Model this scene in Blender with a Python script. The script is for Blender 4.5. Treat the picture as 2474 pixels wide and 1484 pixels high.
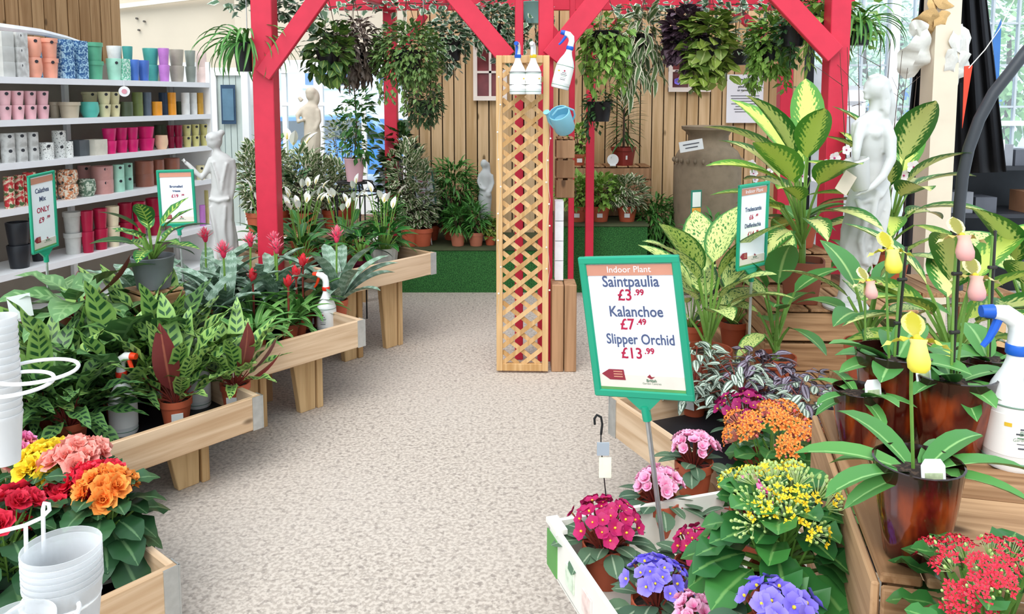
import bpy, math, random
from math import sin, cos, pi, atan, atan2, sqrt, radians as RAD
from mathutils import Vector, Matrix, Euler
for o in list(bpy.data.objects): bpy.data.objects.remove(o)
S = bpy.context.scene
COL = S.collection
RN = random.Random(7)

# ---------------------------------------------------------------- camera
F, CX, CY, EYE, PT = 1900.0, 1237.0, 418.0, 1.6, atan(180/1900)      # photo is 2474 x 1484
cam = bpy.data.cameras.new('camera'); camo = bpy.data.objects.new('camera', cam); COL.objects.link(camo)
cam.sensor_width = 36; cam.lens = F/2474*36; cam.shift_y = -(742-CY)/2474
cam.clip_start = .05; cam.clip_end = 300
camo.location = (0, 0, EYE); camo.rotation_euler = (pi/2-PT, 0, 0)
S.camera = camo
def ray(px, py):
    x = (px-CX)/F; u = -(py-CY)/F; c, s = cos(PT), sin(PT)
    return Vector((x, c+u*s, -s+u*c))
def onz(px, py, z): d = ray(px, py); return Vector((0, 0, EYE))+d*((z-EYE)/d.z)
def ony(px, py, Y): d = ray(px, py); return Vector((0, 0, EYE))+d*(Y/d.y)

# ---------------------------------------------------------------- sky, sun, exposure
W = bpy.data.worlds.new('world'); S.world = W; W.use_nodes = True
bg = W.node_tree.nodes['Background']
bg.inputs[0].default_value = (.80, .92, 1.0, 1); bg.inputs[1].default_value = 1.15
sun = bpy.data.lights.new('sun', 'SUN'); suno = bpy.data.objects.new('sun', sun); COL.objects.link(suno)
sun.energy = 2.9; sun.angle = RAD(50); sun.color = (1, .97, .92)
suno.rotation_euler = (RAD(38), RAD(-12), 0)
vs = S.view_settings; vs.view_transform = 'Standard'; vs.look = 'None'; vs.gamma = 1; vs.exposure = .3
vs.use_curve_mapping = False

# ---------------------------------------------------------------- helpers: nodes and materials
def nd(nt, t, ins=None, **props):
    n = nt.nodes.new('ShaderNode'+t)
    for k, v in props.items(): setattr(n, k, v)
    for k, v in (ins or {}).items():
        s = n.inputs[k]
        if isinstance(v, bpy.types.NodeSocket): nt.links.new(v, s)
        else: s.default_value = v
    return n
def ma(nt, op, a, b=0.0, c=None):
    n = nd(nt, 'Math', {0: a, 1: b}, operation=op)
    if c is not None: n.inputs[2].default_value = c
    return n.outputs[0]
def c4(c): return (c[0], c[1], c[2], 1)
def mix(nt, f, a, b):
    a = a if isinstance(a, bpy.types.NodeSocket) else c4(a); b = b if isinstance(b, bpy.types.NodeSocket) else c4(b)
    return nd(nt, 'Mix', {0: f, 6: a, 7: b}, data_type='RGBA').outputs[2]
def smooth(nt, x, lo, hi):
    return nd(nt, 'MapRange', {0: x, 1: lo, 2: hi}, interpolation_type='SMOOTHSTEP').outputs[0]
MATS = {}
def base(name, rough=.6, metal=0, spec=.4):
    m = bpy.data.materials.new(name); m.use_nodes = True; nt = m.node_tree; b = nt.nodes['Principled BSDF']
    b.inputs['Roughness'].default_value = rough; b.inputs['Metallic'].default_value = metal
    b.inputs['Specular IOR Level'].default_value = spec
    MATS[name] = m
    return m, nt, b
def hexc(h):
    c = [int(h[i:i+2], 16)/255 for i in (0, 2, 4)]
    return tuple(x/12.92 if x <= .04045 else ((x+.055)/1.055)**2.4 for x in c)
def C(c): return hexc(c) if isinstance(c, str) else c
def plain(name, c, rough=.6, metal=0, var=.12, scale=9, bump=0, spec=.4, trans=0):
    """flat colour with a little mottling and a small per-object shift"""
    if name in MATS: return MATS[name]
    c = C(c); m, nt, b = base(name, rough, metal, spec)
    tc = nd(nt, 'TexCoord'); oi = nd(nt, 'ObjectInfo')
    no = nd(nt, 'TexNoise', {'Vector': tc.outputs['Object'], 'Scale': scale, 'Detail': 4})
    f = ma(nt, 'ADD', ma(nt, 'MULTIPLY', no.outputs[0], .7), ma(nt, 'MULTIPLY', oi.outputs['Random'], .3))
    lo = [x*(1-var) for x in c]; hi = [min(1, x*(1+var)) for x in c]
    nt.links.new(mix(nt, smooth(nt, f, .25, .75), lo, hi), b.inputs['Base Color'])
    if bump:
        bp = nd(nt, 'Bump', {'Strength': bump, 'Distance': .002, 'Height': no.outputs[0]}); nt.links.new(bp.outputs[0], b.inputs['Normal'])
    if trans: b.inputs['Transmission Weight'].default_value = trans
    return m
def speck(name, c1, c2, scale=60, thr=.5, rough=.5, c3=None, soft=.06):
    if name in MATS: return MATS[name]
    m, nt, b = base(name, rough)
    tc = nd(nt, 'TexCoord')
    no = nd(nt, 'TexNoise', {'Vector': tc.outputs['Object'], 'Scale': scale, 'Detail': 3})
    col = mix(nt, smooth(nt, no.outputs[0], thr-soft, thr+soft), C(c1), C(c2))
    if c3:
        n2 = nd(nt, 'TexNoise', {'Vector': tc.outputs['Object'], 'Scale': scale*.63, 'Detail': 2})
        col = mix(nt, smooth(nt, n2.outputs[0], .55, .6), col, C(c3))
    nt.links.new(col, b.inputs['Base Color']); return m
def wood(name, c1, c2, axis='Z', rough=.65, knots=True, fine=1.0):
    if name in MATS: return MATS[name]
    c1, c2 = C(c1), C(c2); m, nt, b = base(name, rough, 0, .25)
    tc = nd(nt, 'TexCoord'); oi = nd(nt, 'ObjectInfo')
    off = nd(nt, 'CombineXYZ', {0: ma(nt, 'MULTIPLY', oi.outputs['Random'], 31), 1: ma(nt, 'MULTIPLY', oi.outputs['Random'], 17), 2: ma(nt, 'MULTIPLY', oi.outputs['Random'], 53)})
    v = nd(nt, 'VectorMath', {0: tc.outputs['Object'], 1: off.outputs[0]}, operation='ADD').outputs[0]
    sc = {'X': (.8, 14, 14), 'Y': (14, .8, 14), 'Z': (14, 14, .8)}[axis]
    mp = nd(nt, 'Mapping', {'Vector': v, 'Scale': tuple(s*fine for s in sc)})
    no = nd(nt, 'TexNoise', {'Vector': mp.outputs[0], 'Scale': 2.2, 'Detail': 6, 'Distortion': .6})
    f = ma(nt, 'ADD', ma(nt, 'MULTIPLY', no.outputs[0], .75), ma(nt, 'MULTIPLY', oi.outputs['Random'], .25))
    col = mix(nt, smooth(nt, f, .3, .72), c1, c2)
    if knots:
        k2 = {'X': (3, 7, 7), 'Y': (7, 3, 7), 'Z': (7, 7, 3)}[axis]
        mp2 = nd(nt, 'Mapping', {'Vector': v, 'Scale': k2})
        vo = nd(nt, 'TexVoronoi', {'Vector': mp2.outputs[0], 'Scale': 1.0})
        col = mix(nt, smooth(nt, vo.outputs['Distance'], .13, .05), col, tuple(x*.42 for x in c1))
    nt.links.new(col, b.inputs['Base Color'])
    bp = nd(nt, 'Bump', {'Strength': .25, 'Distance': .002, 'Height': no.outputs[0]}); nt.links.new(bp.outputs[0], b.inputs['Normal'])
    return m
def leafmat(name, c1, c2, pat='plain', c3=None, rough=.42, glow=.0):
    """UV: u = 2k+t along the leaf (k a random number per leaf of a joined mesh), v = -1..1 across it"""
    if name in MATS: return MATS[name]
    c1, c2 = C(c1), C(c2); c3 = C(c3) if c3 else None
    m, nt, b = base(name, rough, 0, .35)
    uv = nd(nt, 'UVMap'); sp = nd(nt, 'SeparateXYZ', {0: uv.outputs[0]}); u, v = sp.outputs[0], sp.outputs[1]
    k = ma(nt, 'FLOOR', ma(nt, 'MULTIPLY', u, .5)); t = ma(nt, 'SUBTRACT', u, ma(nt, 'MULTIPLY', k, 2.0)); a = ma(nt, 'ABSOLUTE', v)
    oi = nd(nt, 'ObjectInfo')
    wn = nd(nt, 'TexWhiteNoise', {'W': ma(nt, 'ADD', k, ma(nt, 'MULTIPLY', oi.outputs['Random'], 97))}, noise_dimensions='1D').outputs[0]
    col = mix(nt, wn, c1, c2)
    no = nd(nt, 'TexNoise', {'Vector': nd(nt, 'CombineXYZ', {0: ma(nt, 'MULTIPLY', ma(nt, 'ADD', u, wn), 5), 1: ma(nt, 'MULTIPLY', v, 2.2)}).outputs[0], 'Scale': 3.0, 'Detail': 3}).outputs[0]
    if pat == 'mid': f = smooth(nt, a, .14, .03)
    elif pat == 'dieff':
        w = ma(nt, 'MULTIPLY', ma(nt, 'SINE', ma(nt, 'MULTIPLY', ma(nt, 'SUBTRACT', t, ma(nt, 'MULTIPLY', a, .3)), 75)), .13)
        x = ma(nt, 'ADD', ma(nt, 'ADD', ma(nt, 'SUBTRACT', .55, a), w), ma(nt, 'MULTIPLY', ma(nt, 'SUBTRACT', no, .5), .9))
        f = smooth(nt, x, -.08, .16)
    elif pat == 'mottle':
        n2 = nd(nt, 'TexNoise', {'Vector': nd(nt, 'CombineXYZ', {0: ma(nt, 'MULTIPLY', ma(nt, 'SUBTRACT', t, ma(nt, 'MULTIPLY', a, .2)), 26), 1: ma(nt, 'MULTIPLY', v, 7), 2: wn}).outputs[0], 'Scale': 1.0, 'Detail': 2}).outputs[0]
        f = ma(nt, 'MULTIPLY', smooth(nt, n2, .38, .48), smooth(nt, a, .92, .75))
    elif pat == 'lanc':
        w = ma(nt, 'SINE', ma(nt, 'MULTIPLY', ma(nt, 'SUBTRACT', t, ma(nt, 'MULTIPLY', a, .09)), 56))
        f = ma(nt, 'MULTIPLY', smooth(nt, w, -.1, .35), ma(nt, 'MULTIPLY', smooth(nt, a, .85, .6), smooth(nt, a, .03, .12)))
    elif pat == 'pray':
        w = ma(nt, 'SINE', ma(nt, 'MULTIPLY', ma(nt, 'SUBTRACT', t, ma(nt, 'MULTIPLY', a, .16)), 44))
        f = ma(nt, 'MAXIMUM', ma(nt, 'MULTIPLY', smooth(nt, w, .2, .6), smooth(nt, a, .75, .55)), smooth(nt, a, .1, .04))
    elif pat == 'stripe': f = ma(nt, 'MULTIPLY', smooth(nt, a, .12, .22), smooth(nt, a, .75, .6))
    elif pat == 'band': f = ma(nt, 'ADD', ma(nt, 'MULTIPLY', smooth(nt, ma(nt, 'SINE', ma(nt, 'ADD', ma(nt, 'MULTIPLY', t, 48), ma(nt, 'MULTIPLY', no, 9))), -.3, .8), .55), ma(nt, 'MULTIPLY', no, .4))
    elif pat == 'edge': f = smooth(nt, ma(nt, 'ADD', a, ma(nt, 'MULTIPLY', ma(nt, 'SUBTRACT', no, .5), .6)), .55, .75)
    elif pat == 'tip': f = smooth(nt, t, .15, .9)
    else: f = ma(nt, 'MULTIPLY', no, .5)
    if c3 is None: c3 = tuple(min(1, x*1.5+.01) for x in c2)
    nt.links.new(mix(nt, f, col, c3), b.inputs['Base Color'])
    return m

# ---------------------------------------------------------------- helpers: meshes and objects
class MB:
    def __init__(s): s.v = []; s.f = []; s.m = []; s.uv = []
    def add(s, vs, fs, mi=0, uvs=None):
        o = len(s.v); s.v += [tuple(p) for p in vs]
        for f in fs:
            s.f.append([i+o for i in f]); s.m.append(mi)
            s.uv.append([uvs[i] if uvs else (0, 0) for i in f])
        return s
    def box(s, c, d, rot=None, mi=0):
        vs = []
        for x in (-.5, .5):
            for y in (-.5, .5):
                for z in (-.5, .5):
                    p = Vector((x*d[0], y*d[1], z*d[2]))
                    if rot is not None: p = rot @ p
                    vs.append(Vector(c)+p)
        return s.add(vs, [(0, 1, 3, 2), (4, 6, 7, 5), (0, 4, 5, 1), (2, 3, 7, 6), (0, 2, 6, 4), (1, 5, 7, 3)], mi)
    def beam(s, p, q, w, d, side=(0, 1, 0), mi=0):
        """a bar from p to q, d thick along side, w across"""
        p, q = Vector(p), Vector(q); z = (q-p).normalized(); y = Vector(side); y = (y-z*y.dot(z)).normalized(); x = y.cross(z)
        return s.box((p+q)/2, (w, d, (q-p).length), Matrix((x, y, z)).transposed(), mi)
    def lathe(s, prof, n=20, mi=0, c=(0, 0, 0), sq=None, fold=None):
        vs = []; fs = []
        for j, (r, z) in enumerate(prof):
            for i in range(n):
                a = 2*pi*i/n; k = 1
                if sq: k = 1/max(abs(cos(a)), abs(sin(a)))*sq+(1-sq)
                if fold: k *= 1+fold*cos(a*n/2)
                vs.append((c[0]+r*k*cos(a), c[1]+r*k*sin(a), c[2]+z))
        for j in range(len(prof)-1):
            for i in range(n):
                a, b = j*n+i, j*n+(i+1) % n; fs.append((a, b, b+n, a+n))
        if prof[0][0] > 1e-5: fs.append(tuple(range(n))[::-1])
        if prof[-1][0] > 1e-5: fs.append(tuple(range((len(prof)-1)*n, len(prof)*n)))
        uvs = [(j/(len(prof)-1), i/n) for j in range(len(prof)) for i in range(n)]
        return s.add(vs, fs, mi, uvs)
    def tube(s, pts, r, n=6, mi=0, close=False):
        pts = [Vector(p) for p in pts]; m = len(pts); vs = []; fs = []; up = Vector((0, 0, 1)); prev = None
        for j, p in enumerate(pts):
            if close: t = pts[(j+1) % m]-pts[j-1]
            else: t = pts[min(j+1, m-1)]-pts[max(j-1, 0)]
            t.normalize()
            x = t.cross(up) if prev is None else prev-t*prev.dot(t)
            if x.length < 1e-4: x = t.cross(Vector((1, 0, 0)))
            x.normalize(); y = t.cross(x); prev = x
            rr = r[j] if isinstance(r, (list, tuple)) else r
            for i in range(n):
                a = 2*pi*i/n; vs.append(p+(x*cos(a)+y*sin(a))*rr)
        for j in range(m if close else m-1):
            for i in range(n):
                a, b = j*n+i, j*n+(i+1) % n; c, d = ((j+1) % m)*n+(i+1) % n, ((j+1) % m)*n+i
                fs.append((a, b, c, d))
        if not close: fs += [tuple(range(n))[::-1], tuple(range((m-1)*n, m*n))]
        uvs = [(j/max(1, m-1), 0) for j in range(m) for i in range(n)]
        return s.add(vs, fs, mi, uvs)
    def ball(s, c, r, n=10, k=6, mi=0, rot=None):
        r = r if isinstance(r, (list, tuple)) else (r, r, r); vs = []; fs = []
        for j in range(k+1):
            for i in range(n):
                a = 2*pi*i/n; b = -pi/2+pi*j/k
                p = Vector((r[0]*cos(b)*cos(a), r[1]*cos(b)*sin(a), r[2]*sin(b)))
                if rot is not None: p = rot @ p
                vs.append(Vector(c)+p)
        for j in range(k):
            for i in range(n):
                a, b = j*n+i, j*n+(i+1) % n; fs.append((a, b, b+n, a+n))
        return s.add(vs, fs, mi)
    def tile(s, mx, vs, fs, uvs, k=0, mi=0):
        return s.add([mx @ Vector(p) for p in vs], fs, mi, [(u+2*k, v) for u, v in uvs])
    def mesh(s, name, mats, sm=True):
        me = bpy.data.meshes.new(name); me.from_pydata(s.v, [], s.f)
        ul = me.uv_layers.new(name='UVMap'); flat = [c for f in s.uv for p in f for c in p]
        ul.data.foreach_set('uv', flat)
        for m in (mats if isinstance(mats, (list, tuple)) else [mats]): me.materials.append(m)
        me.polygons.foreach_set('material_index', s.m)
        me.polygons.foreach_set('use_smooth', [sm]*len(s.f))
        if sm:
            try: me.set_sharp_from_angle(angle=RAD(40))
            except Exception: pass
        me.update(); return me
    def obj(s, name, mats, parent=None, loc=(0, 0, 0), sm=True, bevel=0):
        o = mk(name, s.mesh(name, mats, sm), parent, loc)
        if bevel:
            b = o.modifiers.new('bevel', 'BEVEL'); b.width = bevel; b.segments = 1; b.limit_method = 'ANGLE'
        return o
def mk(name, me, parent=None, loc=(0, 0, 0), mx=None):
    o = bpy.data.objects.new(name, me); COL.objects.link(o); o.parent = parent
    if mx is not None: o.matrix_local = mx
    else: o.location = loc
    return o
def recol(o, m):
    o.material_slots[0].link = 'OBJECT'; o.material_slots[0].material = m; return o
def tag(o, label, cat, group=None):
    o['label'] = label; o['category'] = cat
    if group: o['group'] = group
    return o
def thing(name, label, cat, loc=(0, 0, 0), rz=0, group=None):
    o = bpy.data.objects.new(name, None); COL.objects.link(o); o.empty_display_size = .05
    o.location = loc; o.rotation_euler = (0, 0, rz)
    return tag(o, label, cat, group)
def struct(o): o['kind'] = 'structure'; return o
def stuff(o): o['kind'] = 'stuff'; return o
CACHE = {}
def cached(key, fn):
    if key not in CACHE: CACHE[key] = fn()
    return CACHE[key]
def lerp(a, b, f): return a+(b-a)*f
def text(s, size, m, parent, mx, bold=0, name='lettering', align='CENTER', sx=1):
    def mkme():
        cu = bpy.data.curves.new('t', 'FONT'); cu.body = s; cu.size = size; cu.align_x = align; cu.align_y = 'CENTER'; cu.offset = bold; cu.resolution_u = 3
        o = bpy.data.objects.new('t', cu); COL.objects.link(o)
        bpy.context.view_layer.update()
        me = bpy.data.meshes.new_from_object(o.evaluated_get(bpy.context.evaluated_depsgraph_get()))
        bpy.data.objects.remove(o); me.materials.clear(); me.materials.append(m); return me
    me = cached(('txt', s, size, m.name, bold, align), mkme)
    return mk(name, me, parent, mx=mx @ Matrix.Diagonal((sx, 1, 1, 1)))

# ================================================================ the setting
CARPET = None
def carpet():
    m, nt, b = base('speckled_floor', .85, 0, .2)
    tc = nd(nt, 'TexCoord')
    a = nd(nt, 'TexNoise', {'Vector': tc.outputs['Object'], 'Scale': 70, 'Detail': 3}).outputs[0]
    c = nd(nt, 'TexNoise', {'Vector': tc.outputs['Object'], 'Scale': 42, 'Detail': 2}).outputs[0]
    big = nd(nt, 'TexNoise', {'Vector': tc.outputs['Object'], 'Scale': .9, 'Detail': 2}).outputs[0]
    col = mix(nt, smooth(nt, a, .4, .6), hexc('b1a599'), hexc('d0c4b7'))
    col = mix(nt, ma(nt, 'MULTIPLY', smooth(nt, c, .56, .66), .6), col, hexc('857a72'))
    col = mix(nt, ma(nt, 'MULTIPLY', smooth(nt, big, .35, .65), .25), col, hexc('c9beb4'))
    nt.links.new(col, b.inputs['Base Color'])
    bp = nd(nt, 'Bump', {'Strength': .15, 'Distance': .003, 'Height': a}); nt.links.new(bp.outputs[0], b.inputs['Normal'])
    return m
mb = MB(); mb.box((-.2, 4.0, -.05), (9.6, 14, .1)); struct(mb.obj('floor', carpet(), sm=False))
mb = MB(); mb.box((0, 40, -.22), (160, 120, .1)); struct(mb.obj('ground_outside', plain('tarmac', 'b9c3cc', .9, var=.1, scale=.6), sm=False))

FENCE = wood('fence_wood', 'bd9a6c', 'dfbf95', 'Z')
DARKW = wood('old_fence_wood', '8f6a45', 'b58f66', 'Z')
REDP = plain('red_paint', 'cf2c44', .42, var=.07, scale=14, bump=.15)
WHITE = plain('white_gloss', 'f2f2f2', .35, var=.03)
CREAM = plain('cream_plaster', 'd8cbb6', .8, var=.04, scale=3)
BLACKP = plain('black_plastic', '17181c', .4, var=.2)
STEEL = plain('galvanised_steel', 'c2c4c2', .38, metal=.7, var=.15, scale=30)
TURF = speck('artificial_turf', '1d4a22', '3c7a3a', 140, .5, .95, '2a5a2c')
def glassmat(name='window_glass', tint=(.93, .97, 1), refl=.12):
    m = bpy.data.materials.new(name); m.use_nodes = True; nt = m.node_tree; nt.nodes.clear()
    out = nd(nt, 'OutputMaterial'); tr = nd(nt, 'BsdfTransparent', {0: c4(tint)}); gl = nd(nt, 'BsdfGlossy', {0: (1, 1, 1, 1), 'Roughness': .03})
    mx = nd(nt, 'MixShader', {0: refl, 1: tr.outputs[0], 2: gl.outputs[0]}); nt.links.new(mx.outputs[0], out.inputs[0]); MATS[name] = m
    return m
GLASS = glassmat()

def boards(parent, p0, p1, z0, z1, w, m, name='board', jit=.004, t=.02, seed=1):
    """upright boards from p0 to p1 along a wall, each its own object"""
    r = random.Random(seed); p0, p1 = Vector(p0), Vector(p1); L = (p1-p0).length; n = max(1, round(L/w)); e = (p1-p0)/n
    me = cached(('bd', round(w, 4), round(z1-z0, 3), m.name), lambda: MB().box((0, 0, (z1-z0)/2), (L/n-.011, t, z1-z0)).mesh(name, m, False))
    a = atan2(e.y, e.x)
    for i in range(n):
        q = p0+e*(i+.5)
        mk(name, me, parent, mx=Matrix.Translation((q.x+r.uniform(-jit, jit)*sin(a), q.y+r.uniform(-jit, jit)*cos(a), z0)) @ Matrix.Rotation(a, 4, 'Z'))
# timber fence wall at the back
FY = 7.2; FX0, FX1 = -.955, 2.66
mb = MB(); mb.box(((FX0+FX1)/2, FY+.06, 1.2), (FX1-FX0, .05, 2.4)); wb = struct(mb.obj('wall_back', plain('dark_batten', '4a3826', .8), sm=False))
boards(wb, (FX0, FY+.012), (FX1, FY+.012), 0, 2.42, .106, FENCE, seed=4)
# cream wall beyond the shop door and its sloping edge trim
mb = MB(); mb.box((-2.95, 9.1, 2.38), (3.4, .1, .9)); wc = struct(mb.obj('wall_cream', CREAM, sm=False))
mb = MB(); mb.box((-4.0, 9.14, 1.2), (1.3, .06, 2.4)); struct(mb.obj('wall_cream_side', CREAM, sm=False))
tr = MB(); tr.beam((-4.7, 9.0, 2.60), (-2.9, 8.95, 2.80), .05, .05); struct(tr.obj('trim_1', plain('pipe_white', 'e6ddcc', .5), sm=False))
mb = MB(); mb.box((-2.9, 9.19, 3.3), (6, .1, 1.5)); struct(mb.obj('wall_gable', plain('brown_gable', '9a7a64', .8), sm=False))
for (a, b) in ((332, 45), (350, 52), (337, 73)):
    p = ony(a, b, 9.04); tag(MB().tube([p, p+Vector((0, -.03, 0))], .012, 6).obj('wall_fixing', plain('fixing_grey', '5c5650')), 'small dark fixing screwed into the cream wall', 'fixing', 'fixings on the cream wall')
# shelf wall direction
SE = Vector((.285, 1, 0)).normalized(); SN = Vector((SE.y, -SE.x, 0)); SR = Vector((-2.85, 7.43, 0))      # right front end of the shelving
def shelf_pt(px, back):
    """point under pixel column px on a line `back` behind the shelf fronts"""
    d = ray(px, 300); o = SR-SN*back; k = d.x/d.y     # x = k*y
    t = (k*o.y-o.x)/(SE.x-k*SE.y); return o+SE*t
q0 = SR-SN*.47-SE*4.0; q1 = shelf_pt(302, .47)
mb = MB(); mb.beam(q0-SN*.05+Vector((0, 0, 1.7)), q1-SN*.05+Vector((0, 0, 1.7)), 3.4, .06, side=SN)
wl = struct(mb.obj('wall_left', plain('dark_batten', '4a3826'), sm=False))
boards(wl, q0, q1, 1.7, 3.4, .115, DARKW, seed=8)
# glazed shop front: posts, rails, panes
GY = 8.6
def frame_bar(parent, x0, x1, z0, z1, Y, d=.06, m=WHITE, name='frame_bar'):
    return MB().box(((x0+x1)/2, Y, (z0+z1)/2), (x1-x0, d, z1-z0)).obj(name, m, parent, sm=False)
wn = struct(thing('window_1', '', '')); del wn['label'], wn['category']
gx0, gx1 = ony(612, 300, GY).x, ony(1000, 300, GY).x
ztop = ony(700, 150, GY).z
for px, w in ((612, .09), (690, .05), (772, .1), (880, .05), (985, .1)):
    x = ony(px, 300, GY).x; frame_bar(wn, x-w/2, x+w/2, 0, ztop, GY)
frame_bar(wn, gx0, gx1, ztop-.12, ztop+.02, GY-.01); frame_bar(wn, gx0, gx1, 0, .55, GY-.01); frame_bar(wn, gx0, gx1, 1.52, 1.56, GY-.005)
MB().box(((gx0+gx1)/2, GY, (ztop+.5)/2), (gx1-gx0-.1, .008, ztop-.6)).obj('pane', GLASS, wn, sm=False)
mb = MB(); mb.box(((gx0+gx1)/2+.3, GY+.15, ztop+.85), (gx1-gx0+1.0, .1, 1.7)); struct(mb.obj('wall_over_window', CREAM, sm=False))
# grey open door with a dark notice
dr = thing('door_1', '', ''); del dr['label'], dr['category']; struct(dr)
dl, drr = ony(512, 300, 8.3), ony(604, 300, 8.3)
DG = plain('door_grey_green', 'c3cfc9', .35, var=.05)
for x0, x1 in ((dl.x, dl.x+.07), (drr.x-.07, drr.x)): frame_bar(dr, x0, x1, .25, 1.84, 8.3, .07)
frame_bar(dr, dl.x, drr.x, 1.84, 1.92, 8.3, .07); frame_bar(dr, dl.x, drr.x, 0, .25, 8.3, .06)
for i in range(4):
    w = (drr.x-dl.x-.14)/4; frame_bar(dr, dl.x+.07+w*i+.004, dl.x+.07+w*(i+1)-.004, .25, 1.84, 8.31, .03, DG, 'door_plank')
frame_bar(dr, ony(525, 0, 8.25).x, ony(560, 0, 8.25).x, ony(0, 300, 8.25).z, ony(0, 205, 8.25).z, 8.26, .012, plain('notice_blue', '2f4a66', .4, var=.15), 'notice')
frame_bar(dr, ony(529, 0, 8.25).x, ony(556, 0, 8.25).x, ony(0, 291, 8.25).z, ony(0, 214, 8.25).z, 8.252, .008, plain('notice_blue_light', '5a7c92', .4, var=.2), 'notice_panel')
# glazed far wall on the right
RY = 9.6
wr = thing('window_2', '', ''); del wr['label'], wr['category']; struct(wr)
GREYF = plain('glasshouse_bar', 'b8bec2', .4, var=.05)
for px in range(1950, 2700, 62):
    x = ony(px, 300, RY).x; frame_bar(wr, x-.012, x+.012, .6, 3.4, RY, .05, GREYF, 'glazing_bar')
rx0, rx1 = ony(1940, 300, RY).x, ony(2760, 300, RY).x
for z in (1.0, 1.5, 2.0, 2.5, 3.0): frame_bar(wr, rx0, rx1, z-.012, z+.012, RY, .04, GREYF, 'glazing_bar')
frame_bar(wr, rx0, rx1, 0, .95, RY, .08, plain('sill_wall', 'cfd6dc', .7), 'sill_wall')
frame_bar(wr, ony(2150, 0, RY).x, ony(2172, 0, RY).x, 0, 3.4, RY-.03, .08, WHITE, 'frame_post'); frame_bar(wr, rx0, rx1, 1.27, 1.33, RY-.03, .06, WHITE, 'frame_rail')
MB().box(((rx0+rx1)/2, RY, 2.1), (rx1-rx0, .008, 2.6)).obj('pane', GLASS, wr, sm=False)
# white return panel and a solid dark strip standing in for the shaded gap beside the fence
mb = MB(); x0, x1 = ony(1948, 0, 7.6).x, ony(1968, 0, 7.6).x; mb.box(((x0+x1)/2, 7.6, 1.1), (x1-x0, .1, 2.2)); struct(mb.obj('gap_shade_strip', plain('gap_shade', '14151a', .8), sm=False))
mb = MB(); x0, x1 = ony(2030, 0, 7.45).x, ony(2096, 0, 7.45).x; mb.box(((x0+x1)/2, 7.45, .86), (x1-x0, .05, 1.72)); struct(mb.obj('trim_4', plain('panel_grey', 'c8ccd0', .6), sm=False))
mb = MB(); x0, x1 = ony(1968, 0, 7.6).x, ony(2000, 0, 7.6).x; mb.box(((x0+x1)/2, 7.6, .95), (x1-x0, .06, 1.9)); struct(mb.obj('trim_3', plain('panel_grey', 'c8ccd0', .6), sm=False))
# glasshouse roof: rafters and clear panes, above the picture
rf = thing('ceiling', '', ''); del rf['label'], rf['category']; struct(rf)
for i in range(9): MB().box((-4.8+i*1.25, 4, 3.62), (.05, 14, .1)).obj('rafter', WHITE, rf, sm=False)
MB().box((.2, 4, 3.7), (10.6, 14, .006)).obj('pane', glassmat('roof_glass', (.97, .98, 1), .04), rf, sm=False)

# ---------------------------------------------------------------- outside
def building(loc, w, d, h, m, label, rows, cols):
    t = thing('building', label, 'building', loc); MB().box((0, 0, h/2), (w, d, h)).obj('wall', m, t, sm=False)
    GB = plain('blue_glazing', '4d86c8', .15, var=.3, scale=2)
    for r_ in range(rows):
        for c_ in range(cols):
            wx = -w/2+w*(c_+.5)/cols; wz = h*(r_+.55)/rows
            o = MB().box((wx, -d/2-.02, wz), (w/cols*.7, .06, h/rows*.55)).obj('window', WHITE, t, sm=False)
            MB().box((wx, -d/2-.06, wz), (w/cols*.6, .03, h/rows*.42)).obj('pane', GB, o, sm=False)
building((-9, 24, -.17), 14, 5, 3.2, plain('pale_render', 'dfe8f0', .8, var=.05), 'pale rendered building with blue glazing beyond the shop front', 2, 7)
building((16, 40, -.17), 16, 5, 3.0, plain('pale_render_b', 'd5e2ee', .8, var=.05), 'low pale blue building behind the trees outside the glass wall', 1, 8)
def car(loc, rz, m, label):
    t = thing('parked_car', label, 'car', loc, rz)
    prof = [(-2.1, .35), (-2.1, .8), (-1.5, .95), (-.9, 1.42), (.7, 1.45), (1.4, .98), (2.1, .85), (2.15, .35)]; n = len(prof); mb = MB()
    mb.add([(x, -.85, z) for x, z in prof]+[(x, .85, z) for x, z in prof], [tuple(range(n)), tuple(range(2*n-1, n-1, -1))]+[(i, (i+1) % n+0, (i+1) % n+n, i+n)[::-1] for i in range(n)])
    mb.obj('body', m, t, sm=False)
    MB().add([(x, -.87, z) for x, z in ((-1.25, 1.0), (-.8, 1.35), (.6, 1.38), (1.15, 1.02))], [(3, 2, 1, 0)]).obj('side_window', plain('car_glass', '3a4650', .1), t, sm=False)
    for x in (-1.35, 1.35):
        for y in (-.78, .78): MB().tube([(x, y-.1, .33), (x, y+.1, .33)], .33, 16).obj('wheel', BLACKP, t)
car((-3.6, 15.5, -.17), .1, plain('car_blue', '5a9be0', .25, var=.05), 'light blue car parked outside the shop front window')

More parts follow.
